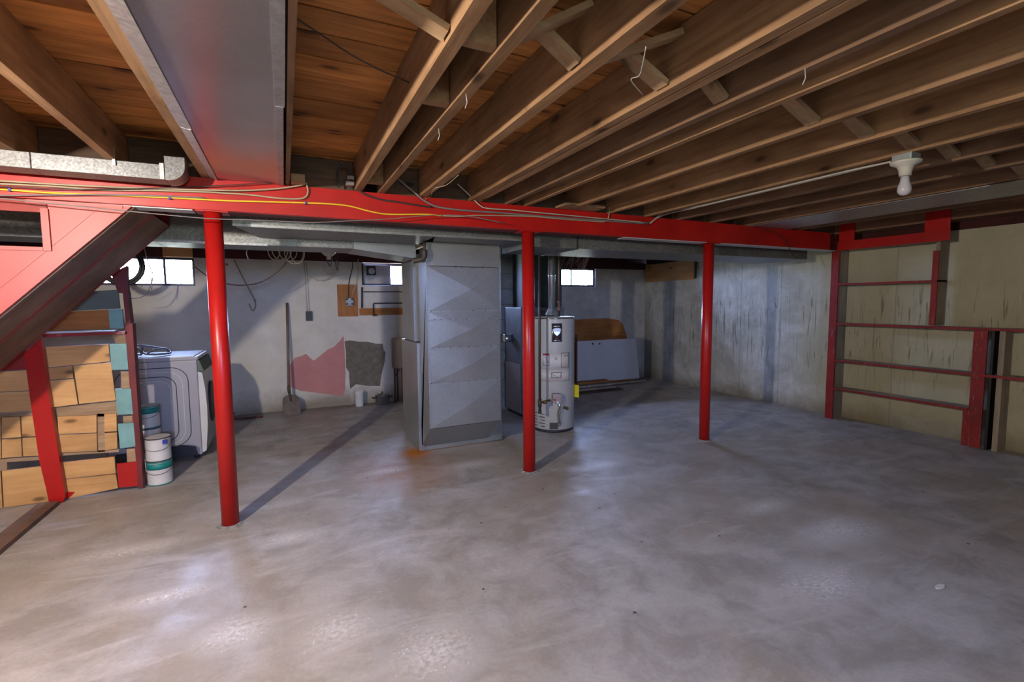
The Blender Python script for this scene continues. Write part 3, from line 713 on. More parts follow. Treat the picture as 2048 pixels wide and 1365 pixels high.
hv_ = on_heater(-6, .372, HR+.05)
part('branch', MB().tube([(gx, 4.33, .372), (hv_.x-.005, hv_.y, .372)], .012, 10).lathe([(.02, 0), (.02, .03)], (gx+.05, 4.335, .372), (1, .1, 0), 10), M_BRASS, r)
# dark red-brown pipe on the far side of the heater
p0 = at('y', 5.9, 1153, 690)
thing('drain_pipe', MB().tube([(p0.x, 5.9, 0), (p0.x, 5.9, .86)], .012, 8).tube([(p0.x-.004, 5.9, .86), (p0.x-.004, 5.9, .95)], .020, 10), M_RUST, 'short rusty standpipe between heater and grey panel', 'pipe')

# ------------------------------------------------------------------ leaning sheets and lumber at the back
def lean(name, x0, x1, zt, yb, th, mat, label, cat, ytop=6.98, skew=0.0):
    v = Vector((0, ytop-yb, zt)).normalized(); n = Vector((0, v.z, -v.y))
    zz0 = 0.0
    a = [Vector((x0, yb, zz0)), Vector((x1, yb, zz0)), Vector((x1, ytop, zt-skew)), Vector((x0, ytop, zt))]
    b = [q-n*th for q in a]
    lo = min(q.z for q in b); 
    mb = MB().hexa(a, b); mz = min(v_.z for v_ in mb.v)
    for v_ in mb.v: v_.z -= mz-.001
    return mb
mb = lean('x', 4.1, 5.66, 1.10, 6.80, .012, None, '', '')
thing('hardboard_sheet', MB().hexa([(4.10, 6.80, .002), (5.66, 6.80, .002), (5.62, 6.965, .80), (4.10, 6.965, .80)], [(4.10, 6.812, .002), (5.66, 6.812, .002), (5.62, 6.977, .80), (4.10, 6.977, .80)]).prism([(4.10, 6.965, .80), (5.62, 6.965, .80), (5.55, 6.98, 1.0), (5.45, 6.982, 1.09), (5.2, 6.985, 1.13), (4.10, 6.985, 1.11)], (0, .012, 0)), M_BRNWD,
      'warped brown hardboard sheet leaning on the back wall', 'board')
r = root('panel_sheet', 'pale grey laminate sheet with two holes leaning on brown hardboard', 'panel', (5.0, 6.7, 0))
pa = [at('y', 6.66, 1155, 683), at('y', 6.66, 1271, 677), at('y', 6.58, 1279, 757), at('y', 6.58, 1155, 766)]
ofs = Vector((0, .02, 0))
part('sheet', MB().hexa(pa, [q+ofs for q in pa]), M_PANEL, r)
for x in (1185.5, 1199):
    c = at('y', 6.655, x, 688)
    part('hole', MB().lathe([(.017, 0), (.017, .004)], c, (0, -1, .1), 20), M_BLACK, r)
part('bottom_batten', MB().box(4.95, 5.70, 6.52, 6.56, .02, .045), M_GREYWD, r)
lum = [('dark brown plank on top of the lumber pile by the grey panel', (1153, 752), (1216, 750), .10, .13, M_BRNWD, 6.42),
       ('pale batten in the middle of the lumber pile', (1150, 763), (1222, 757), .055, .09, M_GREYWD, 6.36),
       ('long pale board at the bottom of the lumber pile', (1150, 772), (1228, 766), .025, .05, M_GREYWD, 6.28),
       ('long blackened board lying in front of the lumber pile', (1150, 784), (1243, 773), .0, .022, M_OLDSHADEWD, 6.15)]
for i, (lab, a, b, z0, z1, m, y) in enumerate(lum):
    A = at('y', y, *a); B = at('y', y-.0, *b)
    th = .0
    thing('plank', MB().box(A.x, B.x, y-.05, y+.10, z0+.001, z1 if i else z1), m, lab, 'plank', 'loose lumber on the floor')

# wall boards at right wall
pA = at('x', 6.045, 1290, 528); pB = at('x', 6.045, 1390, 560)
mb = MB()
r = root('wall_board', 'wide knotty orange board fixed high on the right-hand wall', 'board', (6.05, 6.4, 1.77))
part('board_face', MB().box(6.035, 6.068, 5.80, 6.96, 1.775, 2.085, .002), M_PINEY, r)
part('end_strip', MB().box(6.030, 6.068, 5.775, 5.797, 1.79, 2.09), M_IRON, r)

# ------------------------------------------------------------------ staircase
SL = 1.022
def zsof(x): return 1.931+SL*(x+.813)
r = root('staircase', 'enclosed basement staircase, light-paled red side panelling and brown boarded underside', 'staircase', (-1.7, 3.85, 0))
xt, xb_ = -.742, -2.69
def soff(y0, y1, th=.02, m=M_SOFFIT, up=0.0, xa=xb_, xz=xt, name='soffit_board', lab=None):
    n = Vector((SL, 0, -1)).normalized()*(-th)       # upwards
    a = [Vector((xa, y0, zsof(xa)+up)), Vector((xz, y0, zsof(xz)+up)), Vector((xz, y1, zsof(xz)+up)), Vector((xa, y1, zsof(xa)+up))]
    return part(name, MB().hexa(a, [q+n for q in a]), m, r, lab)
soff(3.452, 3.815); soff(3.835, 4.30)
soff(3.80, 3.85, .02, M_REDOLD, -.004, name='cover_strip', lab='worn red strip between the soffit boards')
soff(3.452, 3.53, .012, M_SOFFIT, -.012, name='edge_batten')
# stringer behind
part('stringer', MB().prism([(xb_, 4.305, zsof(xb_)), (xt, 4.305, zsof(xt)), (xt, 4.305, zsof(xt)+.14), (xt-.10, 4.305, zsof(xt)+.14), (xb_-.1, 4.305, zsof(xb_)+.16)], (0, .035, 0)), M_REDOLD, r)
# side panelling in the plane just below the beam
yp = 3.430
OX, OZ0, OZ1, TOP = -1.125, 1.738, 1.922, 1.986
L1 = lambda x: 1.738+SL*(x-OX)         # seam line
pb = MB().prism([(-2.66, yp, zsof(-2.66)), (-.762, yp, zsof(-.762)), (-.762, yp, TOP-.002), (-.885, yp, TOP-.002), (OX, yp, L1(OX)-.002), (-2.66, yp, L1(-2.66)-.002)], (0, .02, 0))
part('panel_board', pb, M_PINK, r)
part('panel_board', MB().prism([(OX, yp, L1(OX)), (-.885, yp, TOP), (OX, yp, TOP)], (0, .02, 0)), M_PINK, r)
L2 = lambda x: L1(x)+.26
part('panel_board', MB().prism([(-2.66, yp, L1(-2.66)), (OX-.003, yp, L1(OX-.003)), (OX-.003, yp, OZ0), (OX-.24, yp, OZ0), (-2.66, yp, L2(-2.66)-.003)], (0, .02, 0)), M_PINK, r)
part('panel_board', MB().prism([(-2.66, yp, L2(-2.66)), (OX-.245, yp, OZ0), (-2.66, yp, OZ0)], (0, .02, 0)), M_PINK, r)
part('panel_board', MB().box(-3.3, OX-.003, yp, yp+.02, OZ1, TOP), M_REDOLD, r, 'dark red rail over the opening')
part('opening_trim', MB().box(OX-.028, OX+.004, yp-.012, yp-.001, OZ0-.02, OZ1+.02), M_RED, r)
part('opening_trim', MB().box(-2.2, OX-.03, yp-.010, yp+.03, OZ0-.02, OZ0), M_PINK, r)
# top plate under beam
part('top_rail', MB().box(-1.21, -.80, yp-.008, yp-.001, 1.968, 1.986), M_PINK, r)
# treads hidden inside the casing
for k in range(7):
    x = -2.45+.225*k
    z = zsof(x)+.235
    if z < 1.70: part('tread', MB().box(x-.13, x+.13, 3.46, 4.19, z, z+.03), M_OLDSHADEWD, r)

# ------------------------------------------------------------------ board partition below the stairs
YPT = 4.50
r = root('plank_partition', 'patched partition of knotty pine boards under the stairs', 'partition', (-1.4, 4.5, 0))
def zc_(p): return (p[0]/2.903, 640+p[1]/2.903)
def zd_(p): return (p[0]/3.688, 330+p[1]/3.688)
def quad(name, pts, mat, y=YPT, th=.02, lab=None, conv=zc_, par=None, zmin=.004):
    w = [at('y', y, *conv(p)) for p in pts]
    cc = sum(w, Vector())/len(w)
    if name == 'board': w = [cc+(q-cc)*(1-.004/max(.05, (q-cc).length)) for q in w]
    for q in w: q.z = max(q.z, zmin)
    return piece(name, MB().prism(w, (0, th, 0)), mat, par or r, lab)
B = [[(262, 158), (633, 140), (644, 243), (278, 279)], [(275, 282), (420, 268), (429, 340), (285, 351)], [(286, 354), (430, 343), (454, 493), (312, 511)], [(424, 266), (645, 246), (674, 470), (458, 492)],
     [(330, 562), (563, 553), (564, 656), (336, 667)], [(336, 670), (564, 659), (567, 762), (345, 775)], [(603, 547), (677, 544), (680, 650), (605, 654)], [(605, 657), (680, 652), (683, 750), (608, 760)],
     [(358, 830), (667, 795), (675, 893), (362, 926)], [(363, 929), (675, 896), (689, 978), (377, 1047)],
     [(-90, 308), (158, 292), (182, 412), (-90, 425)], [(-90, 428), (183, 415), (205, 528), (-90, 546)], [(-90, 568), (4, 564), (6, 808), (-90, 815)], [(8, 566), (117, 560), (124, 685), (8, 692)], [(8, 694), (124, 688), (130, 798), (8, 806)], [(122, 560), (212, 555), (222, 679), (127, 684)], [(127, 687), (222, 682), (234, 792), (132, 797)],
     [(8, 878), (245, 850), (286, 1070), (20, 1094)], [(-90, 890), (4, 880), (16, 1096), (-90, 1108)]]
for i, q in enumerate(B): quad('board', q, M_PINE, YPT+R.uniform(-.003, .004))
quad('board', [(-90, 275), (60, 190), (150, 175), (158, 289), (-90, 304)], M_REDOLD, YPT, lab='reddish board tucked under the stairs')
for q in ([(635, 142), (733, 138), (745, 290), (648, 292)], [(668, 402), (760, 400), (772, 548), (680, 552)], [(683, 605), (775, 598), (787, 735), (697, 748)]):
    quad('teal_board', q, M_TEAL, YPT-.004, lab='pale teal painted offcut')
quad('red_board', [(677, 838), (798, 825), (812, 965), (690, 975)], M_REDPOST, YPT-.004, lab='bright red painted offcut')
for q in ([(700, 303), (752, 301), (757, 398), (705, 400)], [(715, 560), (770, 556), (772, 598), (716, 602)], [(735, 752), (795, 748), (797, 824), (738, 828)], [(640, 70), (735, 68), (738, 136), (672, 138)]):
    quad('backer_block', q, M_BRACE, YPT+.03)
for q in ([(320, 513), (676, 474), (684, 560), (332, 570)], [(563, 545), (606, 545), (610, 766), (566, 768)], [(-90, 548), (212, 530), (216, 572), (-90, 585)], [(320, 776), (690, 752), (690, 768), (320, 792)], [(-90, 818), (235, 795), (238, 815), (-90, 836)]):
    quad('backing_strip', q, M_BRACE, YPT+.021, .012)
for q in ([(0, 800), (40, 800), (42, 1060), (0, 1060)],):
    quad('backer_block', q, M_BRACE, YPT+.03)
# upper grey-green panels
quad('grey_green_board', [(640, 936), (868, 920), (884, 1060), (500, 1080)], M_GRNGREY, YPT, conv=zd_)
quad('backing_board', [(490, 1084), (800, 1068), (812, 1210), (330, 1226)], M_BRNWD, YPT+.002, conv=zd_)
quad('teal_board', [(800, 1068), (902, 1064), (914, 1206), (812, 1210)], M_TEAL, YPT, conv=zd_)
w0 = at('y', YPT, 92, 664).z
quad('ledge', [(330, 1236), (845, 1222), (845, 1230), (330, 1246)], M_SILLW, YPT-.03, .09, conv=zd_, lab='narrow white ledge strip')
quad('ledge_rail', [(315, 1250), (945, 1228), (945, 1248), (315, 1275)], M_REDOLD, YPT, .03, conv=zd_)
# studs
quad('stud', [(905, 945), (938, 930), (1000, 1480), (960, 1480)], M_REDDK, YPT-.01, .09, conv=zd_)
quad('stud', [(745, 20), (768, 20), (832, 975), (800, 978)], M_REDDK, YPT-.012, .09)
quad('stud', [(722, 20), (746, 20), (801, 830), (790, 830)], M_REDDK, YPT+.0, .06)
quad('head_block', [(817, 800), (935, 745), (945, 950), (870, 945)], M_REDDK, YPT-.02, .05, conv=zd_)
quad('leaning_post', [(140, 195), (236, 108), (262, 300), (312, 620), (378, 1030), (362, 1066), (290, 1072), (228, 820), (180, 500)], M_REDPOST, YPT-.065, .05, lab='leaning red painted post')
quad('paint_smear', [(368, 960), (385, 1000), (435, 1002), (395, 1040), (372, 1045)], M_REDPOST, YPT-.006, .004, lab='red paint smear')
# floor plate
pq = [at('z', .03, 128, 1008), at('z', .03, -60, 1148), at('z', .03, -60, 1112), at('z', .03, 92, 1010)]
for q in pq: q.z = .028
thing('floor_plate', MB().prism([(-1.515, 4.40, .001), (-1.55, 2.6, .001), (-1.665, 2.6, .001), (-1.63, 4.40, .001)], (0, 0, .030)), M_SOFFIT, 'brown wooden plate lying on the floor at the red post foot', 'plank')

# ------------------------------------------------------------------ paint cans
def can(x, y, z, label, band, group='paint cans beside the washing machine', rr=.086, h=.188):
    c = root('paint_can', label, 'can', (x, y, z), group)
    part('can_body', MB().lathe([(rr-.003, 0), (rr, .004), (rr-.002, .010), (rr-.002, h-.012), (rr, h-.006), (rr-.002, h)], (x, y, z), n=36), M_CANW, c)
    part('rim', MB().lathe([(rr+.001, .0), (rr+.002, .004), (rr+.001, .008)], (x, y, z), n=36).lathe([(rr+.001, h-.010), (rr+.002, h-.005), (rr, h-.001)], (x, y, z), n=36), M_TEALP if band else M_IRON, c)
    part('lid', MB().lathe([(rr-.010, h-.004), (rr-.014, h+.0005)], (x, y, z), n=36), M_CANW, c)
    if band: part('label_band', MB().lathe([(rr-.0005, h-.062), (rr-.0005, h-.014)], (x, y, z), n=36), M_TEALP, c, 'teal label band')
    ring = [(x+(rr+.006)*math.cos(a), y+(rr+.006)*math.sin(a), z+h*.72-.045*math.sin((a+PI)*1.0)) for a in [(-PI)+PI*k/14 for k in range(15)]]
    part('wire_handle', MB().tube(ring, .0016, 6), M_IRON, c)
    return c
cx, cyy = -.957, 4.60
can(cx, cyy, 0.001, 'bottom white paint can with teal band in the front stack', True)
c2 = can(cx, cyy, .1905, 'top white paint can on the teal-banded can', False)
part('label_patch', MB().box(cx+.045, cx+.075, cyy-.082, cyy-.060, .33, .36), M_BLUE, c2)
cx, cyy = -1.10, 5.0
can(cx, cyy, .0, 'lowest paint can of the rear stack, hidden by the front stack', False)
can(cx, cyy, .1895, 'middle paint can of the rear stack beside the washer', False)
can(cx, cyy, .379, 'topmost paint can of the rear stack, green-rimmed lid', True)

# ------------------------------------------------------------------ washing machine
WX0, WX1, WY0, WY1, WZ = -1.43, -.745, 5.17, 5.80, .955
r = root('washing_machine', 'grey front-loading washing machine with ribbed side', 'washing machine', ((WX0+WX1)/2, 5.5, 0))
part('body', MB().box(WX0, WX1, WY0, WY1, .035, WZ-.035, .010), M_WASH, r)
part('top_panel', MB().box(WX0-.004, WX1+.012, WY0-.006, WY1, WZ-.034, WZ-.004, .006), M_WASH, r)
part('lid', MB().box(WX0, WX1-.02, WY0+.0, WY1-.01, WZ-.004, WZ+.004, .002), M_LID, r, 'lid with blue window light in its colour')
def rrect(x0, x1, z0, z1, rad, y, n=8):
    pts = []
    for cx_, cz_, a0 in ((x1-rad, z1-rad, 0), (x0+rad, z1-rad, PI/2), (x0+rad, z0+rad, PI), (x1-rad, z0+rad, 1.5*PI)):
        for k in range(n+1):
            a = a0+PI/2*k/n; pts.append((cx_+rad*math.cos(a), y, cz_+rad*math.sin(a)))
    return pts
for ins, m, rad, thk in ((.075, M_DKGROOVE, .13, .0035), (.118, M_WHITE, .115, .003), (.168, M_DKGROOVE, .10, .0035), (.212, M_WHITE, .08, .003)):
    part('side_rib', MB().tube(rrect(WX0+ins, WX1-ins, .10+ins*.55, WZ-.03-ins*.85, rad, WY0-.001), thk, 6, closed=True), m, r)
# bulging front facing +x
fp = [(WX1+.002, .05), (WX1+.035, .07), (WX1+.055, .30), (WX1+.060, .48), (WX1+.052, .66), (WX1+.035, .80), (WX1+.012, .81), (WX1+.002, .81)]
part('front_fascia', MB().prism([(x, WY0+.004, z) for x, z in fp], (0, WY1-WY0-.01, 0)), M_WHITE, r)
part('control_panel', MB().prism([(WX1+.002, WY0+.004, .815), (WX1+.05, WY0+.004, .812), (WX1+.018, WY0+.004, .918), (WX1+.002, WY0+.004, .918)], (0, WY1-WY0-.01, 0)), M_GRNGREY, r)
part('door', MB().lathe([(.20, 0), (.195, .012), (.16, .02), (.10, .01)], (WX1+.056, (WY0+WY1)/2, .48), (1, 0, 0), 32), M_DKGROOVE, r)
part('plinth_cutout', MB().prism([(WX0+.02, WY0-.002, .037), (WX1-.03, WY0-.002, .037), (WX1-.05, WY0-.002, .12), (WX1-.15, WY0-.002, .145), (WX0+.05, WY0-.002, .125)], (0, .004, 0)), M_DKGROOVE, r)
for x in (WX0+.05, WX1-.05):
    for y in (WY0+.05, WY1-.05): part('foot', MB().lathe([(.022, 0), (.022, .02), (.012, .036)], (x, y, 0), n=12), M_BLACK, r)
# drain hose on top
zt = WZ+.006
def onlid(x, y, dz=0):
    p = at('z', zt+dz, x, y); return p
h = [(282, 686, .035), (286, 695, .015), (292, 702, .006), (305, 703, .006), (322, 697, .02), (340, 686, .04), (330, 692, .03), (312, 700, .01), (318, 704, .006), (335, 706, .006), (352, 702, .006), (356, 696, .02), (340, 697, .02), (320, 702, .008), (330, 706, .006), (345, 703, .006), (354, 696, .02), (357, 683, .04)]
hp = [Vector((onlid(a, b+3, 0).x, 5.35+.10*math.sin(i*1.3), zt+.006+c*2.4)) for i, (a, b, c) in enumerate(h)]
thing('drain_hose', MB().tube(smooth_path(hp, 5), .009, 8), M_GREYC, 'tangled grey hose lying on the washing machine lid', 'hose')

# ------------------------------------------------------------------ back wall items
def wpx(x, y, yy=6.97): return at('y', yy, x, y)
# shovel
S0 = wpx(574, 606, 6.95); S1 = wpx(578, 782, 6.78)
r = root('shovel', 'square-nosed shovel with long handle leaning against the back wall', 'shovel', (0.02, 6.73, 0))
part('handle', MB().tube([S0, S1], [.0165, .017], 10), M_HANDLE, r)
zb = .262; bx = .02
bl = [(-.105, .0), (.108, .0), (.103, .16), (.095, .21), (.06, .238), (.02, .25), (-.025, .25), (-.06, .24), (-.092, .215), (-.10, .16)]
def yb_(z): return 6.70+z*.28
v1 = [Vector((bx+x+.01, yb_(z), z+.002)) for x, z in bl]; v2 = [v+Vector((0, .004, 0)) for v in v1]
part('blade', MB().add(v1+v2, [tuple(range(10)), tuple(range(19, 9, -1))]+[(i, 10+i, 10+(i+1) % 10, (i+1) % 10) for i in range(10)]), M_STEELDK, r)
part('socket', MB().tube([S1+Vector((0, 0, .06)), S1, Vector((bx+.01, yb_(.15)-.008, .17))], [.020, .019, .010], 10), M_STEELDK, r)
# outlet with conduit
r = root('wall_outlet', 'dark outlet box hanging from two cables beside the shovel', 'outlet', wpx(617, 632))
a, b = wpx(611, 623), wpx(625, 642)
part('outlet_box', MB().box(a.x, b.x, 6.955, 6.998, b.z, a.z, .004), M_FURN, r)
part('cover_plate', MB().box(a.x+.004, b.x-.004, 6.951, 6.955, b.z+.004, a.z-.004), M_GREENDK, r)
for dx in (.022, .048): part('cable', MB().tube([(a.x+dx, 6.99, a.z), (a.x+dx-.004, 6.992, 1.72), (a.x+dx-.012, 6.99, 1.98)], .005, 8), M_CREAM, r)
# plywood with outlet
a, b = wpx(674, 569), wpx(717, 633)
r = root('plywood_backer', 'orange plywood rectangle on the back wall holding an outlet', 'board', ((a.x+b.x)/2, 6.98, b.z))
part('sheet', MB().box(a.x, b.x, 6.985, 6.999, b.z, a.z, .001), M_ORNG, r)
a, b = wpx(691, 597), wpx(707, 612)
r = root('four_way_outlet', 'grey four-way outlet box mounted on orange plywood', 'outlet', ((a.x+b.x)/2, 6.95, b.z))
part('outlet_box', MB().box(a.x, b.x, 6.945, 6.984, b.z, a.z, .004), M_BOXG, r)
for i in (0, 1):
    for j in (0, 1):
        x = a.x+.016+i*(b.x-a.x-.032)-.010; z = b.z+.014+j*(a.z-b.z-.040)
        part('receptacle', MB().box(x-.004, x+.024, 6.940, 6.946, z, z+.024, .003), M_BLACK, r)
xm = (a.x+b.x)/2
thing('power_cord', MB().tube(smooth_path([(xm-.01, 6.965, a.z), (xm-.0, 6.975, 1.7), (xm+.05, 6.975, 1.9), (xm+.06, 6.97, 1.995)]), .006, 8), M_DKC, 'dark cable rising from the four-way outlet', 'cable')
thing('power_cord', MB().tube(smooth_path([wpx(705, 588, 6.96), wpx(711, 572, 6.97), wpx(716, 548, 6.975), wpx(716, 518, 6.98)]), .006, 8), M_CREAM, 'loose white cable end hanging in front of orange plywood', 'cable')
a, b = wpx(719, 619), wpx(806, 613)
r = root('ledger_board', 'reddish brown horizontal board fixed under the middle window', 'board', (1.3, 6.98, 1.26))
part('board_face', MB().box(.95, 1.95, 6.965, 6.999, 1.258, 1.358, .003), M_BRNWD, r)
thing('window_brace', MB().tube([wpx(724, 575), wpx(724, 616)], .012, 8), M_IRON, 'short dark vertical pipe left below the middle window', 'pipe')
A = wpx(727, 584)
thing('wall_pipe', MB().tube([(A.x, 6.97, A.z), (2.0, 6.97, A.z)], .007, 8), M_IRON, 'thin dark horizontal pipe below the middle window', 'pipe')
A, Bq = wpx(746, 607), wpx(746, 628)
r = root('hose_bib_pipe', 'bent iron pipe ending in a spigot over the brown board', 'pipe', (A.x, 6.94, Bq.z))
part('pipe', MB().tube([(2.0, 6.945, A.z), (A.x+.012, 6.945, A.z), (A.x, 6.945, A.z-.012), (A.x, 6.945, Bq.z)], .009, 8), M_IRON, r)
part('spigot', MB().lathe([(.018, 0), (.022, .03), (.012, .04)], (A.x, 6.925, Bq.z-.03), n=12).tube([(A.x, 6.94, Bq.z-.01), (A.x+.05, 6.92, Bq.z-.02)], .010, 8), M_RUST, r)
# dryer vent board in window 2
r = root('vent_board', 'grey board with dryer vent filling the left half of the middle window', 'board', (1.2, 7.1, 1.69))
part('sheet', MB().box(1.03, 1.405, 7.10, 7.115, 1.705, 1.970), M_PANEL, r)
part('edge_frame', MB().box(1.005, 1.03, 7.04, 7.12, 1.69, 1.985).box(1.03, 1.41, 7.04, 7.12, 1.69, 1.705), M_GREENDK, r)
c = at('y', 7.05, 743, 541)
part('vent_hood', MB().box(c.x-.062, c.x+.062, 7.055, 7.098, c.z-.07, c.z+.065, .006), M_GREENDK, r)
part('vent_opening', MB().lathe([(.045, 0), (.045, .006), (.038, .010)], (c.x+.002, 7.055, c.z-.01), (0, -1, 0), 24), M_SILLW, r)
# small tank on rusty legs
a, b = wpx(784, 677, 6.85), wpx(807, 735, 6.85)
r = root('pressure_tank', 'small grey tank on rusty legs in the corner by the plenum', 'tank', ((a.x+b.x)/2, 6.85, 0))
xm = (a.x+b.x)/2
part('tank_body', MB().lathe([(.075, b.z), (.08, b.z+.01), (.08, a.z-.01), (.075, a.z)], (xm, 6.87, 0), n=24), M_GREYWD, r)
for dx, dy in ((-.055, -.03), (.045, -.05), (.0, .06)):
    part('leg', MB().tube([(xm+dx, 6.87+dy, 0), (xm+dx*.95, 6.87+dy*.9, b.z)], .011, 8), M_RUST, r)
part('brace', MB().tube([(xm-.05, 6.84, b.z-.12), (xm+.01, 6.82, b.z-.02)], .007, 6).tube([(xm+.05, 6.82, b.z-.15), (xm+.10, 6.83, b.z-.07)], .007, 6), M_RUST, r)
# white bucket, pots
p = at('z', 0, 716, 808)
r = root('bucket', 'small white plastic bucket on the floor by the back wall', 'bucket', (p.x, 6.86, 0))
part('bucket_body', MB().lathe([(.052, 0), (.054, .004), (.068, .200), (.071, .202), (.071, .212), (.064, .212), (.050, .02)], (p.x, 6.86, 0), n=28), M_PLASTW, r)
p = at('y', 6.82, 760, 800)
r = root('cooking_pot', 'shiny steel cooking pot with side handles beside the bucket', 'pot', (p.x+.03, 6.80, 0))
part('pot_body', MB().lathe([(.085, 0.0), (.095, .01), (.097, .135), (.102, .14), (.094, .14), (.09, .03)], (p.x+.03, 6.80, 0), n=32), M_SS, r)
for s in (-1, 1):
    part('handle', MB().tube(smooth_path([(p.x+.03+s*.095, 6.78, .10), (p.x+.03+s*.135, 6.785, .108), (p.x+.03+s*.135, 6.82, .108), (p.x+.03+s*.095, 6.825, .10)], 4), .007, 8), M_BLACK, r)
part('lid', MB().lathe([(.099, .142), (.09, .150), (.02, .165), (.012, .166), (.014, .185), (.004, .19)], (p.x+.03, 6.80, 0), n=32), M_SS, r)
thing('floor_pipe', MB().tube(smooth_path([(-.62, 6.72, .10), (-.62, 6.70, .03), (-.50, 6.70, .016), (-.30, 6.72, .014)]), .014, 8), M_RUST, 'short bent rusty pipe lying at the wall left of shovel', 'pipe')

# ceiling-hung odds and ends in the back room
def loop(cx_, cz_, yy, rx, rz, n=28, tilt=0): return [(cx_+rx*math.cos(2*PI*k/n), yy+tilt*math.sin(2*PI*k/n), cz_+rz*math.sin(2*PI*k/n)) for k in range(n)]
mb = MB(); YC = 5.35
for x, y, rx, ry in ((548, 502, 12, 20), (560, 500, 16, 22), (576, 503, 18, 22), (588, 506, 19, 24), (595, 507, 14, 22), (570, 498, 13, 24)):
    c = at('y', YC, x, y); e = at('y', YC, x+rx, y); f = at('y', YC, x, y+ry)
    mb.tube(loop(c.x, c.z+.01, YC+R.uniform(-.03, .03), e.x-c.x, c.z-f.z, tilt=R.uniform(-.02, .02)), .0045, 6, closed=True)
hk = at('y', YC, 575, 490)
mb.tube([(hk.x-.04, YC, 2.185), (hk.x-.02, YC, 1.95), (hk.x+.02, YC+.01, 1.93), (hk.x+.06, YC, 2.185)], .0045, 6)
thing('cable_coil', mb, M_TAN, 'coil of cream cable hanging under the duct, left of the lampholder', 'cable')
thing('cable_loop', MB().tube(smooth_path([Vector((at('y', 5.3, 497, 492).x, 5.3, 2.185)), at('y', 5.3, 497, 492), at('y', 5.3, 493, 505), at('y', 5.3, 497, 519)]), .004, 6), M_CREAM, 'single short white cable loop left of the cable coil', 'cable')
c = at('y', 5.6, 657, 500)
r = root('lampholder', 'white porcelain lampholder under the back joists, cable coil beside it', 'lamp', (c.x, 5.6, c.z-.09))
part('canopy', MB().lathe([(.022, -.105), (.024, -.075), (.055, -.055), (.075, -.03), (.078, .03)], (c.x, 5.6, c.z), n=28), M_PORC, r)
part('mounting_box', MB().box(c.x-.05, c.x+.05, 5.55, 5.65, c.z+.03, 2.179), M_BOXG, r)
part('socket_hole', MB().lathe([(.013, 0), (.013, .004)], (c.x+.01, 5.522, c.z-.005), (0, -1, 0), 14), M_BLACK, r)
thing('hanging_cable', MB().tube(smooth_path([at('y', 5.9, 384, 530), at('y', 5.9, 420, 556), at('y', 5.9, 450, 567), at('y', 5.9, 480, 571), at('y', 5.9, 515, 567), at('y', 5.9, 545, 552), at('y', 5.9, 572, 526), at('y', 5.9, 580, 500), Vector((at('y', 5.9, 584, 490).x, 5.9, 2.185))]), .006, 8), M_COPPER,
      'brown cable drooping in a long curve across the back wall', 'cable')
thing('hanging_rod', MB().tube(smooth_path([wpx(468, 520, 6.999), wpx(482, 548, 6.9), wpx(500, 582, 6.9), wpx(509, 600, 6.9), wpx(511, 613, 6.9), wpx(505, 622, 6.9), wpx(498, 608, 6.9)]), .008, 8), M_GREYWD, 'thin bent rod with hooked end hanging on the back wall', 'hook')
mb = MB()
for rr, dy in ((26, 0), (22, .02)):
    c = wpx(660, 535, 6.93); e = wpx(660+rr, 535, 6.93)
    mb.tube(smooth_path([wpx(618, 552, 6.95), wpx(640, 562, 6.95), wpx(662, 556-dy*100, 6.95), wpx(676, 540, 6.95), wpx(674, 520, 6.95)]), .0045, 6)
mb.tube(smooth_path([wpx(645, 530, 6.95), wpx(652, 546, 6.95), wpx(664, 548, 6.95), wpx(673, 535, 6.95)]), .0045, 6)
thing('wall_cable', mb, M_CREAM, 'loose pale cable loops on the back wall below the lampholder', 'cable')
thing('hanging_strap', MB().tube(smooth_path([Vector((at('y', 5.9, 670, 500).x, 5.9, 2.185)), at('y', 5.9, 670, 505), at('y', 5.9, 672, 530), at('y', 5.9, 675, 541), at('y', 5.9, 676, 530), at('y', 5.9, 675, 505), Vector((at('y', 5.9, 675, 500).x, 5.9, 2.185))]), .006, 6), M_DKC, 'narrow dark strap loop hanging right of the lampholder', 'strap')
thing('hanging_strap', MB().tube(smooth_path([at('y', 5.6, 651, 515), at('y', 5.6, 658, 530), at('y', 5.6, 663, 531), at('y', 5.6, 664, 512)]), .005, 6), M_DKC, 'small dark wire loop hanging directly below the lampholder', 'wire')
# hose coil in front of the left window
c = at('y', 6.0, 256, 543); mb = MB()
for rr in (.155, .175): mb.tube(loop(c.x-.05, c.z+.06, 6.0+rr*.1, rr, rr*1.1), .017, 8, closed=True)
mb.tube([(c.x-.05, 6.0115, c.z+.06+.16), (c.x-.04, 6.0115, 2.179), (-1.56, 6.0115, 2.185)], .012, 6)
thing('hose_coil', mb, M_BLACK, 'black hose coil hanging in front of the left window', 'hose')
mb = MB()
mb.tube(smooth_path([Vector((at('y', 6.05, 288, 500).x, 6.05, 2.185)), at('y', 6.05, 290, 502), at('y', 6.05, 298, 530), at('y', 6.05, 305, 548), at('y', 6.05, 303, 580)]), .005, 6)
mb.tube(smooth_path([at('y', 6.05, 256, 598), at('y', 6.05, 285, 594), at('y', 6.05, 300, 575), at('y', 6.05, 304, 555)]), .004, 6)
mb.tube(smooth_path([at('y', 6.05, 256, 560), at('y', 6.05, 275, 557), at('y', 6.05, 285, 545), at('y', 6.05, 278, 535)]), .004, 6)
mb.tube(smooth_path([at('y', 6.05, 256, 582), at('y', 6.05, 280, 575), at('y', 6.05, 300, 560)]), .003, 6)
thing('wire_tangle', mb, M_GREYC, 'thin grey wires dangling before the left window', 'wire')
thing('joist_block', MB().box(-1.28, -.98, 6.975, 6.999, 2.00, 2.12), M_PINE, 'small orange wood block above the left window', 'block')

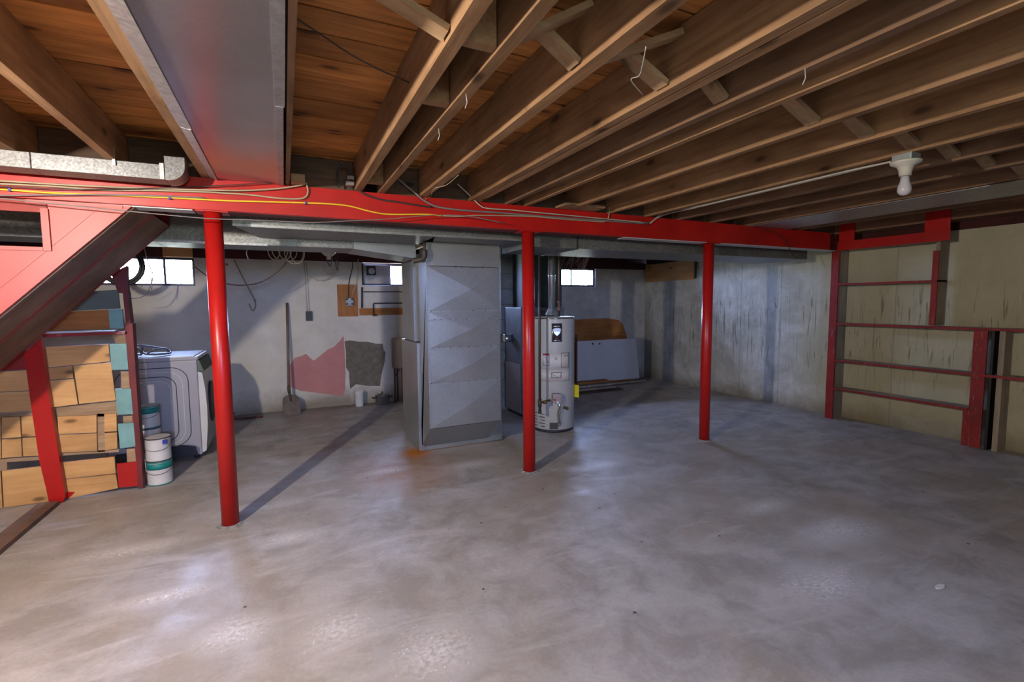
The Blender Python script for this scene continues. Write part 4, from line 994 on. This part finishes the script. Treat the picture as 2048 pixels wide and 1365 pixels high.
# ------------------------------------------------------------------ right wall shelving
r = root('shelf_unit', 'open red wooden shelving built against the right-hand wall', 'shelving', (5.95, 2.6, 0))
XS = 5.86
part('upright', MB().box(XS, XS+.02, 3.445, 3.53, .0, 2.10, .002), M_REDOLD, r)
part('upright', MB().box(XS+.02, XR-.004, 3.455, 3.495, .0, 2.10), M_GREYWD, r)
part('upright', MB().box(XS+.02, XR-.03, 2.50, 2.535, 1.157, 2.06), M_GREYWD, r)
part('upright', MB().box(XS+.002, XS+.02, 2.50, 2.55, 1.157, 1.90), M_REDOLD, r)
part('upright', MB().box(XS, XS+.02, 2.095, 2.195, .012, 1.125, .002), M_REDOLD, r, 'bright red front upright')
part('upright', MB().box(XS-.002, XS+.018, 2.17, 2.235, .012, .37), M_REDOLD, r)
part('upright', MB().box(XS+.05, XR-.004, 1.99, 2.03, .0, 1.125), M_GREYWD, r)
part('upright', MB().box(XS+.04, XR-.004, 2.06, 2.08, .0, 1.125), M_BLACK, r)  # black strip painted in for the dark gap between two uprights
for z, y0, y1 in ((1.600, 2.50, 3.50), (1.138, .9, 3.50), (.705, .9, 3.49), (.368, 2.205, 3.47)):
    s = part('shelf', MB().box(XS+.002, XR-.03, y0, y1, z-.009, z+.009), M_GREYWD, r)
    part('front_edge', MB().box(XS-.006, XS+.002, y0, y1, z-.012, z+.010), M_REDOLD, s)
r = root('valance', 'bright red U-shaped board hung from the joists over the shelving', 'valance', (5.80, 2.92, 1.985))
part('bottom_rail', MB().box(5.79, 5.81, 2.395, 3.415, 1.985, 2.085, .002), M_RED, r)
part('side_board', MB().box(5.79, 5.81, 3.255, 3.415, 2.085, 2.29, .002), M_RED, r)
part('side_board', MB().box(5.79, 5.81, 2.40, 2.60, 2.085, 2.29, .002), M_RED, r)

# ------------------------------------------------------------------ bulbs
def bulb_fixture(x, y, zj, label, lit):
    r = root('light_fixture', label, 'lamp', (x, y, zj-.2))
    part('junction_box', MB().box(x-.045, x+.045, y-.045, y+.045, zj-.036, zj-.001, .004), M_BOXG, r)
    part('porcelain_base', MB().lathe([(.026, -.112), (.029, -.085), (.031, -.078), (.038, -.062), (.066, -.048), (.069, -.038), (.066, -.037)], (x, y, zj), n=36), M_PORC, r)
    prof = [(.017, -.113), (.0185, -.135)]
    for k in range(11):
        a = math.radians(128-k*12.8); prof.append((.030*math.sin(a)+.0, -.175-.030*(-math.cos(a))))
    prof = [(.019, -.113), (.020, -.135), (.024, -.150), (.029, -.165), (.031, -.178), (.030, -.190), (.025, -.201), (.016, -.209), (.004, -.212)]
    m = M_BULB
    if lit: m = m_emit('lit_bulb', (1.0, .89, .77), BULB_W/(PI*.0085))
    part('bulb', MB().lathe(prof, (x, y, zj), n=28), m, r)
    return r
bulb_fixture(2.985, 1.44, ZJ-.0, 'unlit frosted bulb in porcelain socket hanging from a joist', False)
bulb_fixture(LB_POS.x, LB_POS.y, ZJ+.0, 'lit bare bulb in porcelain socket out of frame near the stairs', True)

# ------------------------------------------------------------------ cables on the beam
YCB = 3.408
def cpath(px, y=YCB): return smooth_path([at('y', y, a, b) for a, b in px], 5)
def cable(px, rad, mat, label, y=YCB, name='cable', cat='cable'):
    return thing(name, MB().tube(cpath(px, y), rad, 7), mat, label, cat)
cable([(-150, 372), (0, 379), (100, 386), (230, 391), (345, 396), (460, 402), (610, 406), (690, 411), (740, 423), (780, 429), (850, 429), (885, 432)], .0055, M_YEL, 'bright yellow cable stapled along the red beam, left half')
cable([(886, 432), (920, 433), (960, 431), (1060, 433), (1120, 438), (1190, 443), (1210, 443), (1217, 435), (1219, 414)], .005, M_TAN, 'pale yellow cable on beam middle, hooking up behind a joist', YCB-.001)
for x, y in ((20, 379.5), (340, 396), (612, 406.5)):
    p = at('y', YCB, x, y)
    thing('cable_clip', MB().box(p.x-.006, p.x+.006, YCB-.009, YBM-.001, p.z-.010, p.z+.010, .002), M_BLUE, {20: 'blue clip on yellow cable, the one nearest the left edge', 340: 'blue clip on yellow cable left of the first column', 612: 'blue clip on yellow cable right of the first column'}[x], 'clip', 'blue cable clips')
cable([(-150, 362), (0, 368), (120, 374), (200, 380), (300, 381), (400, 384), (440, 386), (500, 390), (560, 397), (605, 397), (616, 385), (613, 368)], .0055, M_TAN, 'cream cable curling up at the pan duct, above the yellow cable', YCB-.002)
cable([(-150, 355), (0, 362), (150, 371), (300, 377), (440, 381), (500, 381), (560, 377), (600, 371), (614, 366)], .005, M_TAN, 'uppermost cream cable on the left half of the beam', YCB-.014)
cable([(-150, 369), (0, 373), (150, 379), (330, 376), (450, 371), (600, 362)], .003, M_DKC, 'thin dark wire crossing under the small duct', YCB-.024, 'wire', 'wire')
cable([(-150, 385), (0, 391), (110, 390), (230, 390), (345, 393), (410, 396)], .004, M_GREYC, 'dark grey cable just below the yellow cable', YCB-.012)
cable([(-150, 384), (0, 397), (100, 407), (250, 422), (410, 437), (500, 440), (620, 445), (700, 442), (780, 438), (860, 431), (930, 432), (1010, 447)], .003, M_GREYC, 'thin slack grey wire crossing in front of the first column', 3.33, 'wire', 'wire')
cable([(712, 378), (735, 391), (765, 400), (800, 405), (830, 410), (865, 415)], .006, M_DKC, 'dark cable slanting off the joist ends onto the beam', YCB)
cable([(797, 358), (815, 374), (830, 386), (845, 399), (862, 409), (885, 416), (940, 422), (1000, 426), (1100, 434), (1200, 441), (1297, 448)], .007, M_GREYC, 'thick grey cable running along the beam to its right', YCB-.002)
cable([(915, 368), (932, 384), (945, 397), (960, 411), (975, 417), (1020, 420), (1060, 424), (1200, 437), (1298, 446)], .0045, M_CREAM, 'white cable leaving a joist bay onto the beam', YCB-.011)
b0 = at('y', YCB, 1300, 447)
for k, (off, lab) in enumerate(((0.0, 'white cable from the beam up to the bulb fixture'), (.022, 'second white cable running beside it to the bulb fixture'))):
    pts = [b0+Vector((0, 0, -.002+off*.3)), at('y', 3.36, 1330, 425+off*200)]
    for x, y in ((1400, 412), (1500, 388), (1600, 363), (1700, 341), (1775, 325)):
        q = at('x', 3.02+off, x, y); q.z = min(q.z, ZJ-.006); pts.append(q)
    pts.append(Vector((2.985+.02, 1.49, ZJ-.012)) if k == 0 else Vector((2.96, 1.50, ZJ-.03)))
    thing('cable', MB().tube(smooth_path(pts, 5), .0055, 7), M_CREAM, lab, 'cable')
cable([(1520, 458), (1545, 463), (1562, 472), (1575, 488), (1583, 505), (1595, 519)], .004, M_DKC, 'short dark wire dangling off the right end of the beam', 3.40, 'wire', 'wire')
thing('wire', MB().tube(smooth_path([at('z', 2.30, 590, 35), at('z', 2.30, 640, 68), at('z', 2.28, 700, 108), at('z', 2.26, 760, 140), at('z', 2.25, 818, 165)]), .003, 6), M_DKC, 'thin dark wire crossing the open joist bay', 'wire')
thing('wire', MB().tube(smooth_path([at('z', 2.174, 917, 350), at('z', 2.172, 893, 370), at('z', 2.165, 868, 378), at('y', 3.40, 862, 392), at('y', 3.40, 850, 399)]), .0025, 6), M_TAN, 'thin pale wire curling from the third joist', 'wire')
r = root('tube_fitting', 'black tube loop with pale fittings at the joist end', 'fitting', (.43, 3.38, 2.2))
part('tube_loop', MB().tube(smooth_path([(.36, 3.39, 2.185), (.35, 3.36, 2.27), (.38, 3.34, 2.315), (.42, 3.34, 2.30), (.435, 3.37, 2.24), (.44, 3.39, 2.185)]), .006, 8), M_BLACK, r)
part('fitting', MB().box(.40, .45, 3.35, 3.40, 2.20, 2.225, .004).box(.41, .45, 3.35, 3.40, 2.235, 2.26, .004), M_VALVE, r)

# cobwebs
mb = MB()
for k in range(60):
    x = R.uniform(1085, 1180); y0 = R.uniform(508, 520)
    p = at('y', 6.3, x, y0); q = at('y', 6.3+R.uniform(-.1, .1), x-R.uniform(2, 26), y0+R.uniform(10, 34))
    m_ = (p+q)/2+Vector((R.uniform(-.02, .02), 0, -.015))
    mb.tube([p, m_, q], .0013, 4)
for k in range(7):
    x = R.uniform(1098, 1128); p = at('y', 6.3, x, 545); q = at('y', 6.3, x+R.uniform(-6, 6), 600+R.uniform(0, 30)); mb.tube([p, q], .0007, 4)
thing('spider_web', mb, M_WEB, 'dusty cobweb strands in front of the right back window', 'cobweb', None, 'stuff')
thing('cobweb_thread', MB().tube(smooth_path([at('z', 2.17, 1292, 93), at('z', 2.15, 1285, 130), at('z', 2.15, 1278, 152), at('z', 2.15, 1262, 160), at('z', 2.14, 1286, 190)], 4), .0016, 5), M_WEB, 'white thread dangling below the joists near the top', 'cobweb')
for (x, y), lab in zip(((1610, 145), (877, 265), (932, 196)), ('pale web tuft hanging under the fifth joist bay', 'small web tuft on the second joist, lower one', 'small web tuft on the second joist, upper one')):
    p = at('z', 2.178, x, y-8); mb = MB().tube([p, p+Vector((.004, 0, -.03)), p+Vector((-.003, .004, -.05))], .0018, 5)
    thing('web_tuft', mb, M_WEB, lab, 'cobweb')
# pebble and stick on the floor
p = at('z', 0, 1880, 1175)
thing('paper_scrap', MB().prism([(p.x+.035*math.cos(a)*1.0, p.y+.014*math.sin(a), .001) for a in [k*PI/6 for k in range(12)]], (0, 0, .004)), M_PLASTW, 'small pale scrap lying on the floor at right', 'scrap')
p = at('z', 0, 1528, 801)
thing('debris_lump', MB().lathe([(.02, 0), (.024, .012), (.012, .028)], (p.x-.04, p.y, 0), n=10), M_BLACK, 'small black lump at the foot of the right-hand wall', 'debris')
